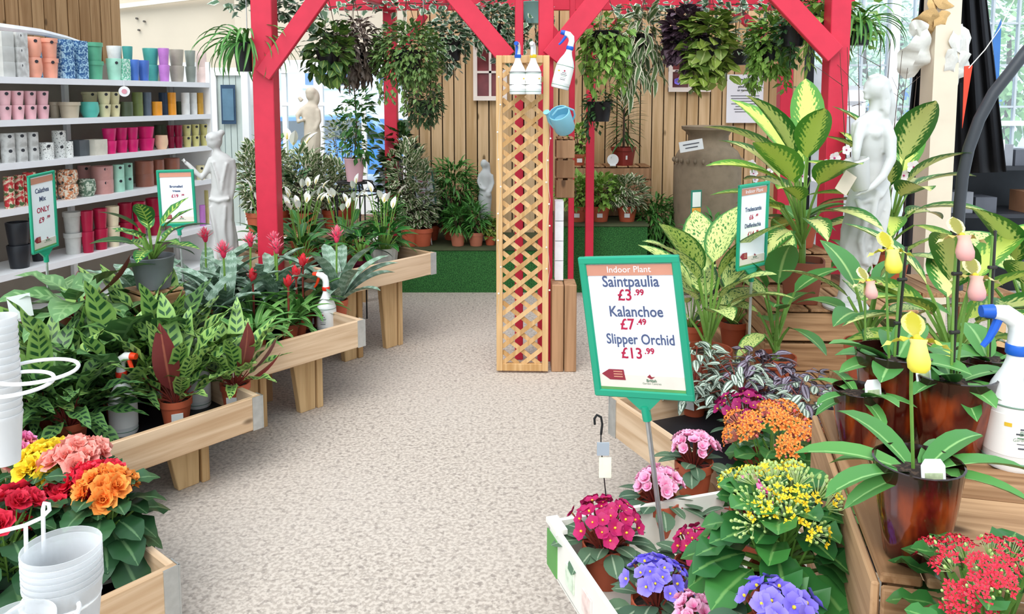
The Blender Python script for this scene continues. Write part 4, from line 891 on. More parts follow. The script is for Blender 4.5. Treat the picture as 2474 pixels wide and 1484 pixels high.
# ---------------------------------------------------------------- shrubs by the shop window
for px, py, Y, m, R, H, lab in ((610, 560, 6.15, G_VAR, .16, .55, 'white edged shrub beside the red post and grey door'), (665, 540, 6.3, G_VAR, .19, .5, 'white edged shrub with pinkish tips right of the red post'), (735, 540, 6.2, G_VAR, .2, .5, 'cream variegated shrub in front of the beige statue'), (800, 545, 6.35, G_VAR, .17, .42, 'cream variegated shrub under the black plant stand'), (965, 520, 6.0, G_VAR, .19, .62, 'tall white tipped shrub beside the back red post'), (1010, 540, 6.3, G_VAR, .13, .4, 'white tipped shrub beside the fence sign')):
    x = ony(px, 300, Y).x; zz = .551 if x < -1.12 else .371; Y = max(Y, 6.2 if x < -1.12 else 6.52)
    shrub((x, Y, zz), lab, m, R, H+(.0 if x < -1.12 else .12), 520, SMALL, (.05, .085), 'variegated_shrub', el=(0, 1.1), r=.09, h=.15)
x = ony(705, 300, 6.6).x; peacelily((x, 6.45, .551), 'large peace lily with cream spathes against the shop window', 1.7, 34, 6, .62, r=.1, h=.17)
shrub((ony(640, 300, 6.9).x, 6.95, 0), 'dark green bush between the red post and the beige statue', G_MD, .2, 1.1, 420, SMALL, (.06, .1), 'green_bush', r=.12, h=.2)
# pink pot on a black wire stand
p = ony(857, 438, 5.75); ps = thing('wire_plant_stand', 'tall black wire plant stand under the pink pot', 'plant stand', (p.x, p.y, 0))
BW = plain('black_wire', '16181a', .45)
def ring(r, z, n=24): return [(r*cos(2*pi*i/n), r*sin(2*pi*i/n), z) for i in range(n)]
MB().tube(ring(.13, p.z-.006), .006, 6, close=True).obj('top_ring', BW, ps); MB().tube(ring(.17, p.z-.09), .006, 6, close=True).obj('lower_ring', BW, ps)
for i in range(3): MB().tube([(-.13*cos(i*1.05), -.13*sin(i*1.05), p.z-.006), (.13*cos(i*1.05), .13*sin(i*1.05), p.z-.006)], .005, 5).obj('cross_wire', BW, ps)
for i in range(5): a = i*1.257+.3; MB().tube([(.12*cos(a), .12*sin(a), p.z-.006), (.17*cos(a), .17*sin(a), p.z-.09), (.17*cos(a), .17*sin(a), 0)], .006, 6).obj('leg', BW, ps)
t, z = potted('climbing_fig', 'tall leafy climber in a pink pot on the black wire stand', 'potted plant', (p.x, p.y, p.z), 'plain', .076, .17, PINKP)
bush_obj(t, G_MD, ell(240, (-.03, 0, .42), (.12, .12, .3), inner=.3), ld=SMALL, L=(.05, .08)); MB().tube([(0, 0, z), (-.02, 0, .4), (-.01, .01, .72)], .005, 6).obj('stem', STEMD, t)
shrub((-1.0, 6.9, .371), 'dark glossy leaved climber against the glass beside the back red post', G_DK, .2, .85, 420, SMALLR, (.07, .1), 'rubber_climber', r=.09, h=.15)
shrub((ony(820, 300, 6.7).x, 6.85, .551), 'white flowering climber between statue and pink pot', G_VAR, .17, .8, 380, SMALL, (.05, .07), 'white_climber', r=.09, h=.15)
peacelily((ony(1000, 400, 6.7).x, 6.7, .371), 'dark strap leaved plant behind the back red post', 1.5, 20, 0, r=.09, h=.15)
# on the low turf plinth
for px, lab in ((1106, 'small fern palm in a terracotta pot on the low turf plinth beside a white label'), (1150, 'small fern palm in a terracotta pot on the low turf plinth beside the grey statue')):
    x = ony(px, 600, 6.5).x; shrub((x, 6.52, .371), lab, G_MD, .085, .22, 220, NARROW, (.08, .12), 'fern_palm', r=.068, h=.115, el=(.1, 1.0), m=plain('pale_terracotta', 'c67a5e', .6))
shrub((ony(1095, 500, 6.85).x, 6.82, .371), 'feathery asparagus fern against the fence', G_MD, .22, .55, 900, NARROW, (.08, .14), 'asparagus_fern', r=.1, h=.14, el=(-.4, 1.0))
shrub((ony(1040, 560, 6.85).x, 6.8, .371), 'dark purple shrub behind the corner of the highest table', G_PUR, .17, .36, 380, SMALL, (.05, .08), 'dark_shrub', r=.09, h=.13)
shrub((ony(1185, 590, 6.6).x, 6.55, .371), 'yellow green low plant beside the trellis', G_YL, .07, .14, 160, SMALLR, (.04, .06), 'low_plant', r=.05, h=.08)
# on the taller plinth behind the trellis and big sign
for px, m, lab in ((1395, G_LT, 'bushy light green plant in a terracotta pot behind the red posts'), (1450, G_LT, 'bushy variegated plant in a terracotta pot on the taller turf plinth'), (1515, G_VAR, 'bushy cream edged plant in a terracotta pot with a white label')):
    x = ony(px, 520, 6.55).x; shrub((x, 6.56, .571), lab, m, .17, .27, 420, SMALL, (.05, .08), 'umbrella_plant', r=.085, h=.13, tagp=-1.7, zc=.52)
t = shrub((ony(1580, 530, 6.8).x, 6.8, .0), 'low mound of feathery green fern beside the stone urn', G_MD, .27, .45, 1100, NARROW, (.08, .14), 'feathery_fern', r=.125, h=.42, m=BLACKP, el=(-.5, .8), zc=.4)
shrub((ony(1725, 520, 6.05).x, 6.05, .0), 'dark feathery fern standing in front of the stone urn', G_MD, .2, .42, 600, NARROW, (.08, .14), 'feathery_fern', r=.14, h=.36, m=BLACKP, el=(-.5, .8), zc=.4)

# ================================================================ hanging plants under the pergola
t = thing('spider_plant', 'arching spider plant hung in a dark pot left of the red post', 'hanging plant', tuple(ony(598, 120, 4.75)), 0, 'plants hung under the pergola')
mk('pot', pot_mesh('plain', .085, .17, BLACKP), t, (0, 0, -.13)); MB().tube([(0, 0, .03), (.0, 0, .42), (.02, 0, .44), (.03, 0, .42)], .003, 5).obj('hook', STEEL, t)
leaves(t, LF['spid'], 70, .03, (.3, .36), (.15, 1.25), r0=.03, roll=.3)
G_HRT = leafmat('leaf_heart', '34592e', '66863c', 'mid', 'a4b45c'); G_HNG = leafmat('leaf_hang', '4a7038', '7c9a50', 'mid', 'b4c48a'); G_HND = leafmat('leaf_hang_dark', '3a5a38', '5c7a4c', 'mid', '94a880')
hanging(792, 120, 5.0, 55, 70, G_HRT, 'dark heart leaved plant in a black pot with a label', 200, IVY, (.06, .09), prx=30, trail=5, tl=.12)
hanging(858, 120, 5.3, 58, 75, G_BRN, 'bronze purple bushy plant hung between the green ones', 700, NARROW, (.06, .1), w=1.6, prx=26, trail=6, tl=.15)
hanging(985, 130, 5.2, 85, 78, G_HNG, 'large bushy green plant hung in front of the fence', 1500, SMALL, (.035, .06), prx=36, trail=16, tl=.25)
hanging(1025, 245, 5.6, 45, 60, G_HND, 'bushy dark green plant hung below the large green one', 600, SMALL, (.035, .055), prx=24, trail=5, tl=.1)
hanging(1085, 95, 5.6, 48, 62, G_IVY, 'grey green variegated ivy in a black pot beside the fence window', 420, IVY, (.045, .065), prx=34, trail=8, tl=.16, pdz=-.4)
hanging(1195, 60, 5.9, 66, 58, G_IVY, 'variegated ivy hung behind the trellis', 420, IVY, (.05, .07), prx=22, trail=6, tl=.2)
hanging(1292, 35, 5.6, 40, 30, G_IVY, 'ivy in a teal hanging pot above the trellis', 120, IVY, (.04, .06), prx=34, trail=6, tl=.2, potc=plain('teal_pot', '7fa6a0', .4), pdz=.1)
hanging(1462, 72, 4.95, 62, 30, G_LT, 'trailing plant in a large black hanging pot right of the trellis', 150, SMALL, (.05, .08), prx=34, trail=30, tl=.3, pdz=-.95)
hanging(1555, 85, 5.6, 60, 60, G_VAR, 'stripy leaved plant with a pink bract hung beside the black pot', 200, NARROW, (.12, .2), w=1.3, prx=24, trail=6, tl=.3)
hanging(1448, 250, 5.9, 36, 32, G_DK, 'small plant in a black hanging pot beside the thin red post', 160, SMALL, (.04, .06), prx=32, trail=6, tl=.22, pdz=-.6)
hanging(1655, 85, 5.3, 45, 70, G_PUR, 'dark purple leaved plant hung over the flowered fence window', 420, IVY, (.05, .08), prx=28, trail=6, tl=.15)
hanging(1715, 95, 5.2, 52, 75, G_YL, 'yellow green heart leaved plant hung over the fence window', 190, IVY, (.08, .12), prx=28, trail=7, tl=.2)
hanging(1788, 100, 5.6, 32, 28, G_IVY, 'small white leaved plant in a square black hanging pot', 140, SMALL, (.04, .06), prx=26, trail=0, pdz=-1.3)
hanging(1862, 105, 5.2, 52, 78, G_LT, 'fine leaved light green plant hung before the back red post', 700, SMALL, (.05, .08), prx=30, trail=14, tl=.2)
hanging(1915, 80, 5.0, 36, 40, G_DK, 'dark plant in a black hanging pot by the red brace', 160, SMALL, (.05, .08), prx=32, trail=4, tl=.2, pdz=-.2)
hanging(1985, 35, 5.0, 70, 50, G_LT, 'pale green fern hung beside the right red post', 420, NARROW, (.08, .12), prx=24, trail=6, tl=.25)
t = thing('spider_plant', 'spider plant hung right of the right hand red post', 'hanging plant', tuple(ony(2075, 70, 4.9)), 0, 'plants hung under the pergola')
mk('pot', pot_mesh('plain', .08, .15, BLACKP), t, (0, 0, -.1)); MB().tube([(0, 0, .03), (.0, 0, .32), (.02, 0, .34), (.03, 0, .32)], .003, 5).obj('hook', STEEL, t)
leaves(t, LF['spid'], 60, .03, (.28, .34), (.0, 1.2), r0=.03, roll=.3)
# ivy trained along the beams
for k, (p0, p1, m, n, lab) in enumerate((((560, -6), (760, 30), G_IVY, 150, 'variegated ivy trained along the left beam of the pergola'), ((760, 20), (1090, 10), G_IVY, 110, 'variegated ivy trained along the back beam left of the trellis'), ((1480, 25), (1900, 12), G_IVY, 200, 'variegated ivy trained along the back beam right of the trellis'), ((1930, 0), (2110, 60), G_LT, 160, 'green creeper trained over the right hand post'))):
    Y = (4.9, 6.6, 6.6, 4.85)[k]; a, b = ony(*p0, Y), ony(*p1, Y); r = random.Random(50+k); t = thing('ivy_garland', lab, 'ivy', tuple(a))
    pts = [((b-a)*r.random()+Vector((r.gauss(0, .05), r.gauss(0, .05), r.gauss(0, .055))), Vector((r.uniform(-1, 1), -.6, r.uniform(-1, .3))).normalized()) for i in range(n)]
    bush_obj(t, m, pts, ld=IVY, L=(.05, .085), rnd=r); MB().tube([(0, 0, 0), (b-a)*.5+Vector((0, 0, .03)), b-a], .004, 5).obj('vine', STEMD, t)

# ================================================================ statues
STONE = plain('white_resin', 'c6c6c3', .5, var=.04, scale=6); STONEB = plain('beige_stone', 'd3c7b4', .7, var=.12, scale=12); STONEG = plain('grey_stone', 'c2c6c4', .7, var=.1, scale=12)
def statue(name, label, loc, k, o, loft, tubes=(), balls=(), m=STONE, base_r=None, fold=.0, extra=None, vox=.007, tagm=None):
    """figure authored in photo pixels about its base point o; k metres per pixel; loft rings (px, py, rx, ry, depth offset, fold)"""
    t = thing(name, label, 'statue', loc); P = lambda x, y, d=0: Vector(((x-o[0])*k, -d*k, (o[1]-y)*k)); mb = MB(); n = 28; vs = []; fs = []
    for j, (x, y, rx, ry, d, fo) in enumerate(loft):
        c = P(x, y, d)
        for i in range(n):
            a = 2*pi*i/n; q = 1+fo*(sin(7*a+y*.045)+.6*sin(4*a-y*.03+1)); vs.append(c+Vector((rx*k*cos(a)*q, ry*k*sin(a)*q, 0)))
    for j in range(len(loft)-1):
        for i in range(n): a, b = j*n+i, j*n+(i+1) % n; fs.append((a, a+n, b+n, b))
    fs += [tuple(range(n)), tuple(range((len(loft)-1)*n, len(loft)*n))[::-1]]; mb.add(vs, fs)
    for tb in tubes: mb.tube([P(x, y, d) for x, y, d, r in tb], [r*k for x, y, d, r in tb], 12)
    for x, y, d, rx, ry, rz in balls: mb.ball(P(x, y, d), (rx*k, ry*k, rz*k), 14, 10)
    ob = mb.obj('figure', m, t); rm = ob.modifiers.new('remesh', 'REMESH'); rm.mode = 'VOXEL'; rm.voxel_size = vox; rm.use_smooth_shade = True
    sm_ = ob.modifiers.new('smooth', 'SMOOTH'); sm_.factor = .5; sm_.iterations = 2
    return t, P
# big statue on the crate: a woman with long hair holding a vase
bp = onz(2042, 744, .686); k = bp.y/F
st, P = statue('vase_statue', 'white statue of a draped woman holding a vase on the wooden crate', tuple(bp), k, (2042, 738),
  [(2044, 722, 24, 20, 0, .02), (2046, 690, 20, 20, 0, .05), (2058, 650, 30, 26, 0, .08), (2066, 600, 40, 30, 0, .09), (2074, 540, 46, 34, 0, .08), (2082, 480, 47, 36, 0, .06), (2089, 440, 44, 35, 0, .04), (2094, 408, 35, 29, 0, .02), (2092, 375, 32, 26, 0, 0), (2084, 340, 37, 29, 2, 0), (2080, 310, 41, 29, 3, 0), (2084, 285, 44, 26, 0, 0), (2092, 268, 34, 22, 0, 0), (2096, 255, 17, 17, 0, 0), (2096, 238, 15, 15, 0, 0), (2094, 225, 15, 15, 0, 0)],
  tubes=[[(2110, 284, 14, 17), (2120, 320, 30, 15), (2117, 368, 44, 12), (2094, 408, 54, 10), (2066, 432, 60, 8), (2044, 444, 62, 6)], [(2060, 284, 14, 15), (2042, 318, 34, 12), (2034, 350, 44, 10), (2034, 372, 46, 7)],
         [(2118, 200, -4, 15), (2128, 235, -6, 18), (2130, 270, -10, 17), (2128, 305, -12, 12), (2132, 330, -12, 6)], [(2056, 642, 6, 9), (2040, 700, 8, 9), (2030, 722, 12, 8)], [(2076, 640, 0, 12), (2062, 700, -6, 9), (2052, 724, 0, 9)],
         [(2048, 440, 60, 4), (2034, 450, 62, 3.4), (2024, 450, 62, 2.6)], [(2050, 436, 62, 4), (2038, 444, 66, 3.2), (2026, 454, 64, 2.6)], [(2046, 462, 30, 6), (2066, 512, 38, 8), (2056, 566, 36, 8), (2070, 622, 30, 7)], [(2092, 440, 38, 7), (2080, 506, 41, 9), (2097, 560, 37, 8), (2080, 628, 30, 6)], [(2122, 430, 14, 7), (2126, 480, 20, 9), (2114, 545, 27, 8), (2098, 625, 26, 6)], [(2058, 470, 36, 5), (2100, 455, 40, 6), (2128, 425, 16, 6)], [(2072, 176, 8, 7), (2090, 170, 12, 8), (2112, 182, 10, 9), (2122, 205, 8, 9)], [(2108, 195, 18, 7), (2116, 225, 18, 8), (2112, 255, 22, 8), (2118, 290, 14, 6)], [(2096, 192, 24, 5), (2104, 222, 20, 6), (2102, 250, 18, 6)]],
  balls=[(2090, 200, 2, 25, 25, 30), (2073, 206, 6, 9, 10, 18), (2064, 206, 6, 5, 4, 6), (2070, 222, 6, 8, 8, 6), (2100, 188, -2, 27, 26, 22), (2060, 305, 22, 14, 13, 14), (2086, 308, 26, 14, 13, 14)])
mb = MB(); mb.lathe([(0, 0), (17*k, 0), (22*k, 10*k), (30*k, 48*k), (34*k, 70*k), (31*k, 74*k), (28*k, 66*k), (0, 50*k)], 22); o = mb.obj('vase', STONE, st); o.location = P(2044, 438, 56); o.rotation_euler = (0, RAD(-16), 0)
MB().lathe([(0, 0), (52*k, 0), (54*k, 6*k), (50*k, 12*k), (46*k, 16*k), (0, 20*k)], 28).obj('base', STONE, st)
mb = MB(); mb.box((0, 0, 0), (34*k, 1.2*k, 50*k)); o = mb.obj('price_tag', plain('tag_cream', 'eddcc6', .6), st, sm=False); o.location = P(1992, 418, 92); o.rotation_euler = (0, RAD(32), .2)
# white statue on the left, seen from behind, one hand raised
stp = ony(547, 640, 4.98); k = 4.98/F; ped = thing('statue_plinth', 'pale stone plinth under the white statue with raised hand', 'plinth', (stp.x, stp.y, 0)); zt = stp.z
MB().box((0, 0, zt/2), (.17, .17, zt)).obj('block', STONEG, ped, sm=False)
st, P = statue('raised_hand_statue', 'white statue of a woman with a hair bun and one raised hand', (stp.x, stp.y, zt), k, (547, 640),
  [(556, 638, 24, 20, 0, .05), (556, 610, 22, 20, 0, .07), (548, 570, 27, 22, 0, .07), (541, 530, 28, 22, 0, .06), (540, 490, 29, 22, 0, .04), (541, 468, 27, 20, 0, .02), (542, 450, 24, 18, 0, .01), (543, 425, 25, 18, 0, 0), (545, 400, 27, 18, 0, 0), (545, 380, 27, 16, 0, 0), (540, 368, 18, 13, 0, 0), (534, 360, 9, 9, 0, 0), (532, 350, 8, 8, 0, 0)],
  tubes=[[(524, 378, 2, 10), (512, 405, 8, 9), (500, 424, 14, 8), (486, 408, 18, 6), (472, 392, 20, 5), (464, 386, 20, 5)], [(567, 380, -2, 9), (571, 410, -4, 8), (568, 450, -2, 7), (562, 490, 4, 5), (564, 520, 6, 4)], [(516, 474, 14, 4.5), (541, 480, 22, 4.5), (566, 474, 14, 4.5)], [(520, 492, 18, 4), (530, 545, 22, 4.5), (540, 620, 20, 4)], [(556, 492, 18, 4), (552, 550, 22, 4.5), (560, 620, 20, 4)], [(512, 334, 6, 4), (528, 328, 18, 4), (546, 334, 6, 4)], [(528, 385, 17, 3.5), (540, 425, 19, 3.5), (545, 460, 18, 3.5)], [(562, 388, 15, 3.5), (552, 430, 18, 3.5), (548, 462, 18, 3.5)]],
  balls=[(529, 336, 0, 18, 18, 20), (544, 316, -4, 9, 9, 8), (516, 342, 4, 5, 5, 9), (528, 326, 0, 20, 20, 13)], vox=.007)
for i in range(4): a = .4*i-.6; MB().tube([P(464, 386, 20), P(459+i*2, 378+abs(i-1)*2, 20+i*2), P(458+i*3, 380+abs(i-1)*2, 22+i*2)], [3.2*k, 2.6*k, 2*k], 6).obj('finger', STONE, st)
# beige statue by the window and small grey one by the fence
bz = .80; bpx = ony(757, 458, 6.75); ped = thing('stone_pedestal', 'pale square pedestal under the beige statue', 'plinth', (bpx.x, 6.75, .551)); MB().box((0, 0, (bpx.z-.551)/2), (.2, .2, max(.05, bpx.z-.551))).obj('block', STONEG, ped, sm=False)
k = 6.75/F; statue('beige_statue', 'beige stone statue of a robed woman in front of the shop window', (bpx.x, 6.75, bpx.z), k, (757, 458),
  [(757, 456, 20, 16, 0, .04), (757, 430, 17, 15, 0, .06), (756, 390, 18, 16, 0, .06), (757, 350, 20, 16, 0, .05), (758, 320, 20, 15, 0, .03), (756, 296, 18, 14, 0, .02), (752, 275, 21, 14, 0, 0), (754, 258, 20, 12, 0, 0), (757, 249, 10, 8, 0, 0), (758, 242, 7, 7, 0, 0)],
  tubes=[[(738, 262, 4, 7), (726, 278, 10, 6), (728, 294, 14, 5), (742, 288, 18, 5)], [(772, 264, 2, 7), (776, 290, 4, 6), (768, 312, 10, 5)], [(736, 244, 4, 6), (728, 234, 4, 4)]],
  balls=[(757, 228, 0, 13, 13, 17), (764, 236, -4, 13, 12, 22), (757, 222, 0, 14, 14, 12)], m=STONEB, vox=.009)
sp = ony(1172, 588, 6.72); sp.z = .371; k = 6.72/F
statue('grey_statue', 'small grey stone statue of a standing woman against the fence', tuple(sp), k, (1172, 588),
  [(1174, 587, 16, 14, 0, 0), (1174, 578, 15, 13, 0, 0), (1174, 572, 10, 9, 0, .02), (1173, 540, 12, 11, 0, .04), (1172, 505, 15, 13, 0, .03), (1172, 480, 17, 14, 0, .01), (1173, 462, 14, 12, 0, 0), (1174, 445, 13, 11, 0, 0), (1174, 428, 16, 11, 0, 0), (1173, 419, 13, 9, 0, 0), (1171, 412, 5, 5, 0, 0), (1170, 408, 5, 5, 0, 0)],
  tubes=[[(1160, 424, 2, 5), (1156, 442, 6, 4), (1162, 456, 12, 3.4), (1174, 460, 14, 3)], [(1188, 424, 2, 5), (1192, 445, 6, 4), (1186, 464, 12, 3.4), (1178, 468, 14, 3)], [(1177, 396, -3, 7), (1181, 412, -4, 5), (1183, 430, -4, 3)]],
  balls=[(1170, 398, 0, 9, 9, 11), (1180, 472, 10, 8, 7, 8)], m=STONEG, vox=.009)

# ================================================================ stone urn by the fence
p = ony(1705, 590, 6.55); k = 6.55/F; u = thing('stone_urn', 'large weathered stone urn with a flared rim against the fence', 'urn', (p.x, 6.55, 0))
URN = plain('urn_stone', '857661', .85, var=.2, scale=14, bump=.5)
MB().box((0, 0, .2), (.5, .5, .4)).obj('pedestal', URN, u, sm=False, bevel=.01)
zz = lambda y: ony(1705, y, 6.55).z
MB().lathe([(0, .4), (74*k, .4), (78*k, zz(560)), (80*k, zz(470)), (80*k, zz(400)), (77*k, zz(394)), (77*k, zz(378)), (70*k, zz(364)), (54*k, zz(352)), (48*k, zz(338)), (48*k, zz(328)), (54*k, zz(318)), (63*k, zz(312)), (64*k, zz(305)), (57*k, zz(304)), (44*k, zz(318)), (0, zz(320))], 32).obj('body', URN, u)
for i in range(26): a = 2*pi*i/26; o = MB().ball((81*k*cos(a), 81*k*sin(a), zz(386)), (.014, .014, .02), 8, 5).obj('frieze_boss', URN, u)
o = MB().box((0, 0, 0), (.19, .006, .085)).obj('price_card', TAGW, u, sm=False); o.location = ony(1670, 352, 6.28)-Vector(u.location); o.rotation_euler = (0, RAD(-10), 0)
INKD = plain('ink_grey', '55585f', .6); INKR = plain('ink_red', 'b31742', .6); INKB = plain('ink_blue', '4a5578', .6)
for i in range(2): q = MB().box((0, -.004, .014-.028*i), (.13-.03*i, .003, .008)).obj('lettering', INKD, o, sm=False)

# ================================================================ spray bottles, watering can
def spray(loc, label, col, rz=0, s=1, tilt=None, group='plant shine spray bottles', badge=False, capc=None):
    t = thing('spray_bottle', label, 'spray bottle', loc, rz, group)
    if tilt: t.rotation_euler = (tilt[0], tilt[1], rz)
    t.scale = (s, s, s); BW_ = plain('bottle_white', 'eff0ee', .3, var=.02)
    MB().lathe([(0, 0), (.044, 0), (.047, .006), (.047, .115), (.046, .125), (.037, .15), (.022, .178), (.016, .196), (.0155, .215), (0, .215)], 24).obj('body', BW_, t)
    for z in (.016, .119): MB().lathe([(.0475, z-.0015), (.0482, z), (.0475, z+.0015)], 24).obj('seam_band', plain('band_green', '7c9a86', .5), t)
    MB().lathe([(.0474, .03), (.0478, .03), (.0478, .105), (.0474, .105)], 24).obj('label_wrap', plain('bottle_label', 'f3f1ec', .5, var=.02), t)
    cm = plain('cap_'+col, dict(red='e0321e', blue='1f62c8', white='f1f1f1', yellow='f0cc20')[capc or col], .35, var=.05)
    MB().lathe([(.0175, .205), (.019, .207), (.019, .222), (.0175, .224), (0, .224)], 18).obj('collar', cm, t)
    mb = MB(); mb.tube([(0, 0, .222), (0, 0, .25), (-.006, 0, .268), (-.024, 0, .28), (-.045, 0, .283)], [.0165, .0155, .0165, .016, .0125], 12); mb.obj('spray_head', BW_, t)
    tm = plain('trig_'+col, dict(red='e8401c', blue='1c5cc6', white='f1f1f1', yellow='f0cc20')[col], .35, var=.05)
    MB().tube([(-.045, 0, .283), (-.066, 0, .283)], [.0135, .011], 12).obj('nozzle', tm, t)
    MB().tube([(-.034, 0, .272), (-.042, 0, .25), (-.05, 0, .232), (-.06, 0, .218)], [.008, .0075, .006, .005], 8).obj('trigger', tm, t)
    # printed label facing -y
    def lab(w, h, x, z, m, nm='label_mark'):
        n = 6; vs = []; 
        for i in range(n+1):
            a = -pi/2+(x+w*(i/n-.5))/.048
            for q in (-.5, .5): vs.append((.0481*cos(a), .0481*sin(a), z+q*h))
        MB().add(vs, [(2*i, 2*i+2, 2*i+3, 2*i+1) for i in range(n)]).obj(nm, m, t)
    lab(.022, .003, 0, .082, INKD); lab(.034, .003, 0, .073, INKD); lab(.03, .002, 0, .066, plain('ink_green', '5f8a64')); lab(.03, .0015, 0, .055, INKD); lab(.026, .003, 0, .047, INKD); lab(.012, .007, -.03, .088, plain('badge_yellow', 'ecc234')); lab(.008, .008, 0, .092, INKR)
    return t
spray(onz(300, 1045, .24), 'white spray bottle with a red trigger among the rattlesnake plants', 'red', RAD(165), 1.15)
p = onz(790, 800, .34); spray((p.x, p.y, .34), 'white spray bottle with a red trigger on the middle tray table', 'red', RAD(-10), 1.1)
p = onz(2440, 1118, .92); bt = spray((p.x, p.y, .92), 'large white spray bottle with a blue trigger beside the slipper orchids', 'blue', RAD(-5), 1.02, group=None)
# neck tag and brand lettering of the near bottle
o = MB().box((0, 0, 0), (.05, .002, .06)).obj('neck_tag', plain('tag_dark', '4d474c', .5), bt, sm=False); o.location = (.03, -.045, .16); o.rotation_euler = (RAD(-25), RAD(-18), .1)
text('100%', .017, TAGW, o, Matrix.Translation((-.004, -.0022, .012)) @ Matrix.Rotation(pi/2, 4, 'X')); text('Natural', .008, TAGW, o, Matrix.Translation((-.002, -.0022, -.006)) @ Matrix.Rotation(pi/2, 4, 'X'))
INKG = plain('ink_green2', '5d7f66', .6)
text('British', .013, INKG, bt, Matrix.Translation((.004, -.0495, .075)) @ Matrix.Rotation(pi/2, 4, 'X')); text('Garden Centres', .0085, INKG, bt, Matrix.Translation((.004, -.0497, .064)) @ Matrix.Rotation(pi/2, 4, 'X'))
# bottles hung on the trellis in wire holders
def hung(px, py, Y, label, col, rz, s, tilt=None, capc=None):
    p = ony(px, py, Y); return spray((p.x, p.y, p.z), label, col, rz, s, tilt, group='spray bottles hung on the trellis', capc=capc)
hung(1251, 228, 4.405, 'white spray bottle with a blue trigger hung on the trellis', 'blue', RAD(80), .98)
hung(1288, 228, 4.405, 'white spray bottle with a yellow collar hung on the trellis', 'white', RAD(80), .98, capc='yellow')
hung(1352, 214, 4.44, 'white spray bottle with a blue trigger hung tilted on the red post', 'blue', RAD(0), 1.08, (0, RAD(14)))
for px in (1251, 1288):
    p = ony(px, 205, 4.41); h = thing('wire_bottle_holder', 'thin dark wire loop holding a spray bottle on the trellis', 'wire holder', tuple(p), 0, 'bottle holders on the trellis')
    MB().tube(ring(.05, 0), .0016, 5, close=True).obj('lower_loop', BW, h); MB().tube(ring(.05, .07), .0016, 5, close=True).obj('upper_loop', BW, h); MB().tube([(0, .05, 0), (0, .05, .07)], .0016, 5).obj('upright', BW, h)
CANB = plain('can_blue', '86c2d6', .4, var=.06)
p = ony(1358, 292, 4.42); w = thing('watering_can', 'small light blue watering can hung on the side of the trellis post', 'watering can', tuple(p)); w.rotation_euler = (RAD(38), RAD(-24), 0); w.scale = (.95, .95, .95)
MB().lathe([(0, -.07), (.058, -.07), (.062, -.06), (.066, .06), (.063, .068), (.058, .068), (.055, .0), (0, -.05)], 24).obj('body', CANB, w)
MB().tube([(-.055, 0, -.02), (-.07, 0, .04), (-.066, 0, .1)], [.013, .011, .009], 8).obj('spout', CANB, w); MB().lathe([(0, 0), (.016, 0), (.02, .012), (0, .015)], 12, c=(-.066, 0, .1)).obj('rose', CANB, w)
MB().tube([(.06, 0, -.03), (.082, 0, .0), (.085, 0, .04), (.05, 0, .085), (0, 0, .095), (-.04, 0, .068)], .006, 6).obj('handle', CANB, w)
# fairy lights down the trellis edges
BULB = plain('bulb_white', 'fbf6e8', .2)
PAPW0 = plain('clear_cable', 'd8d2c4', .4)
sl = thing('string_lights', 'string of small warm white lights wound down the trellis', 'string lights', (tc.x, tc.y-.03, 0))
MB().tube([(-.135+.01*sin(i), 0, 1.72-i*.08) for i in range(18)], .0009, 4).obj('wire', PAPW0, sl); MB().tube([(.145+.012*sin(i*1.3), -.002, 1.5-i*.08) for i in range(14)], .0009, 4).obj('wire', PAPW0, sl)
me = MB().ball((0, 0, 0), .0055, 8, 6).mesh('bulb', BULB)
for i in range(9): mk('bulb', me, sl, (-.135+.01*sin(i*2), -.004, 1.72-i*.155)); mk('bulb', me, sl, (.145+.012*sin(i*1.7), -.006, 1.5-i*.125))

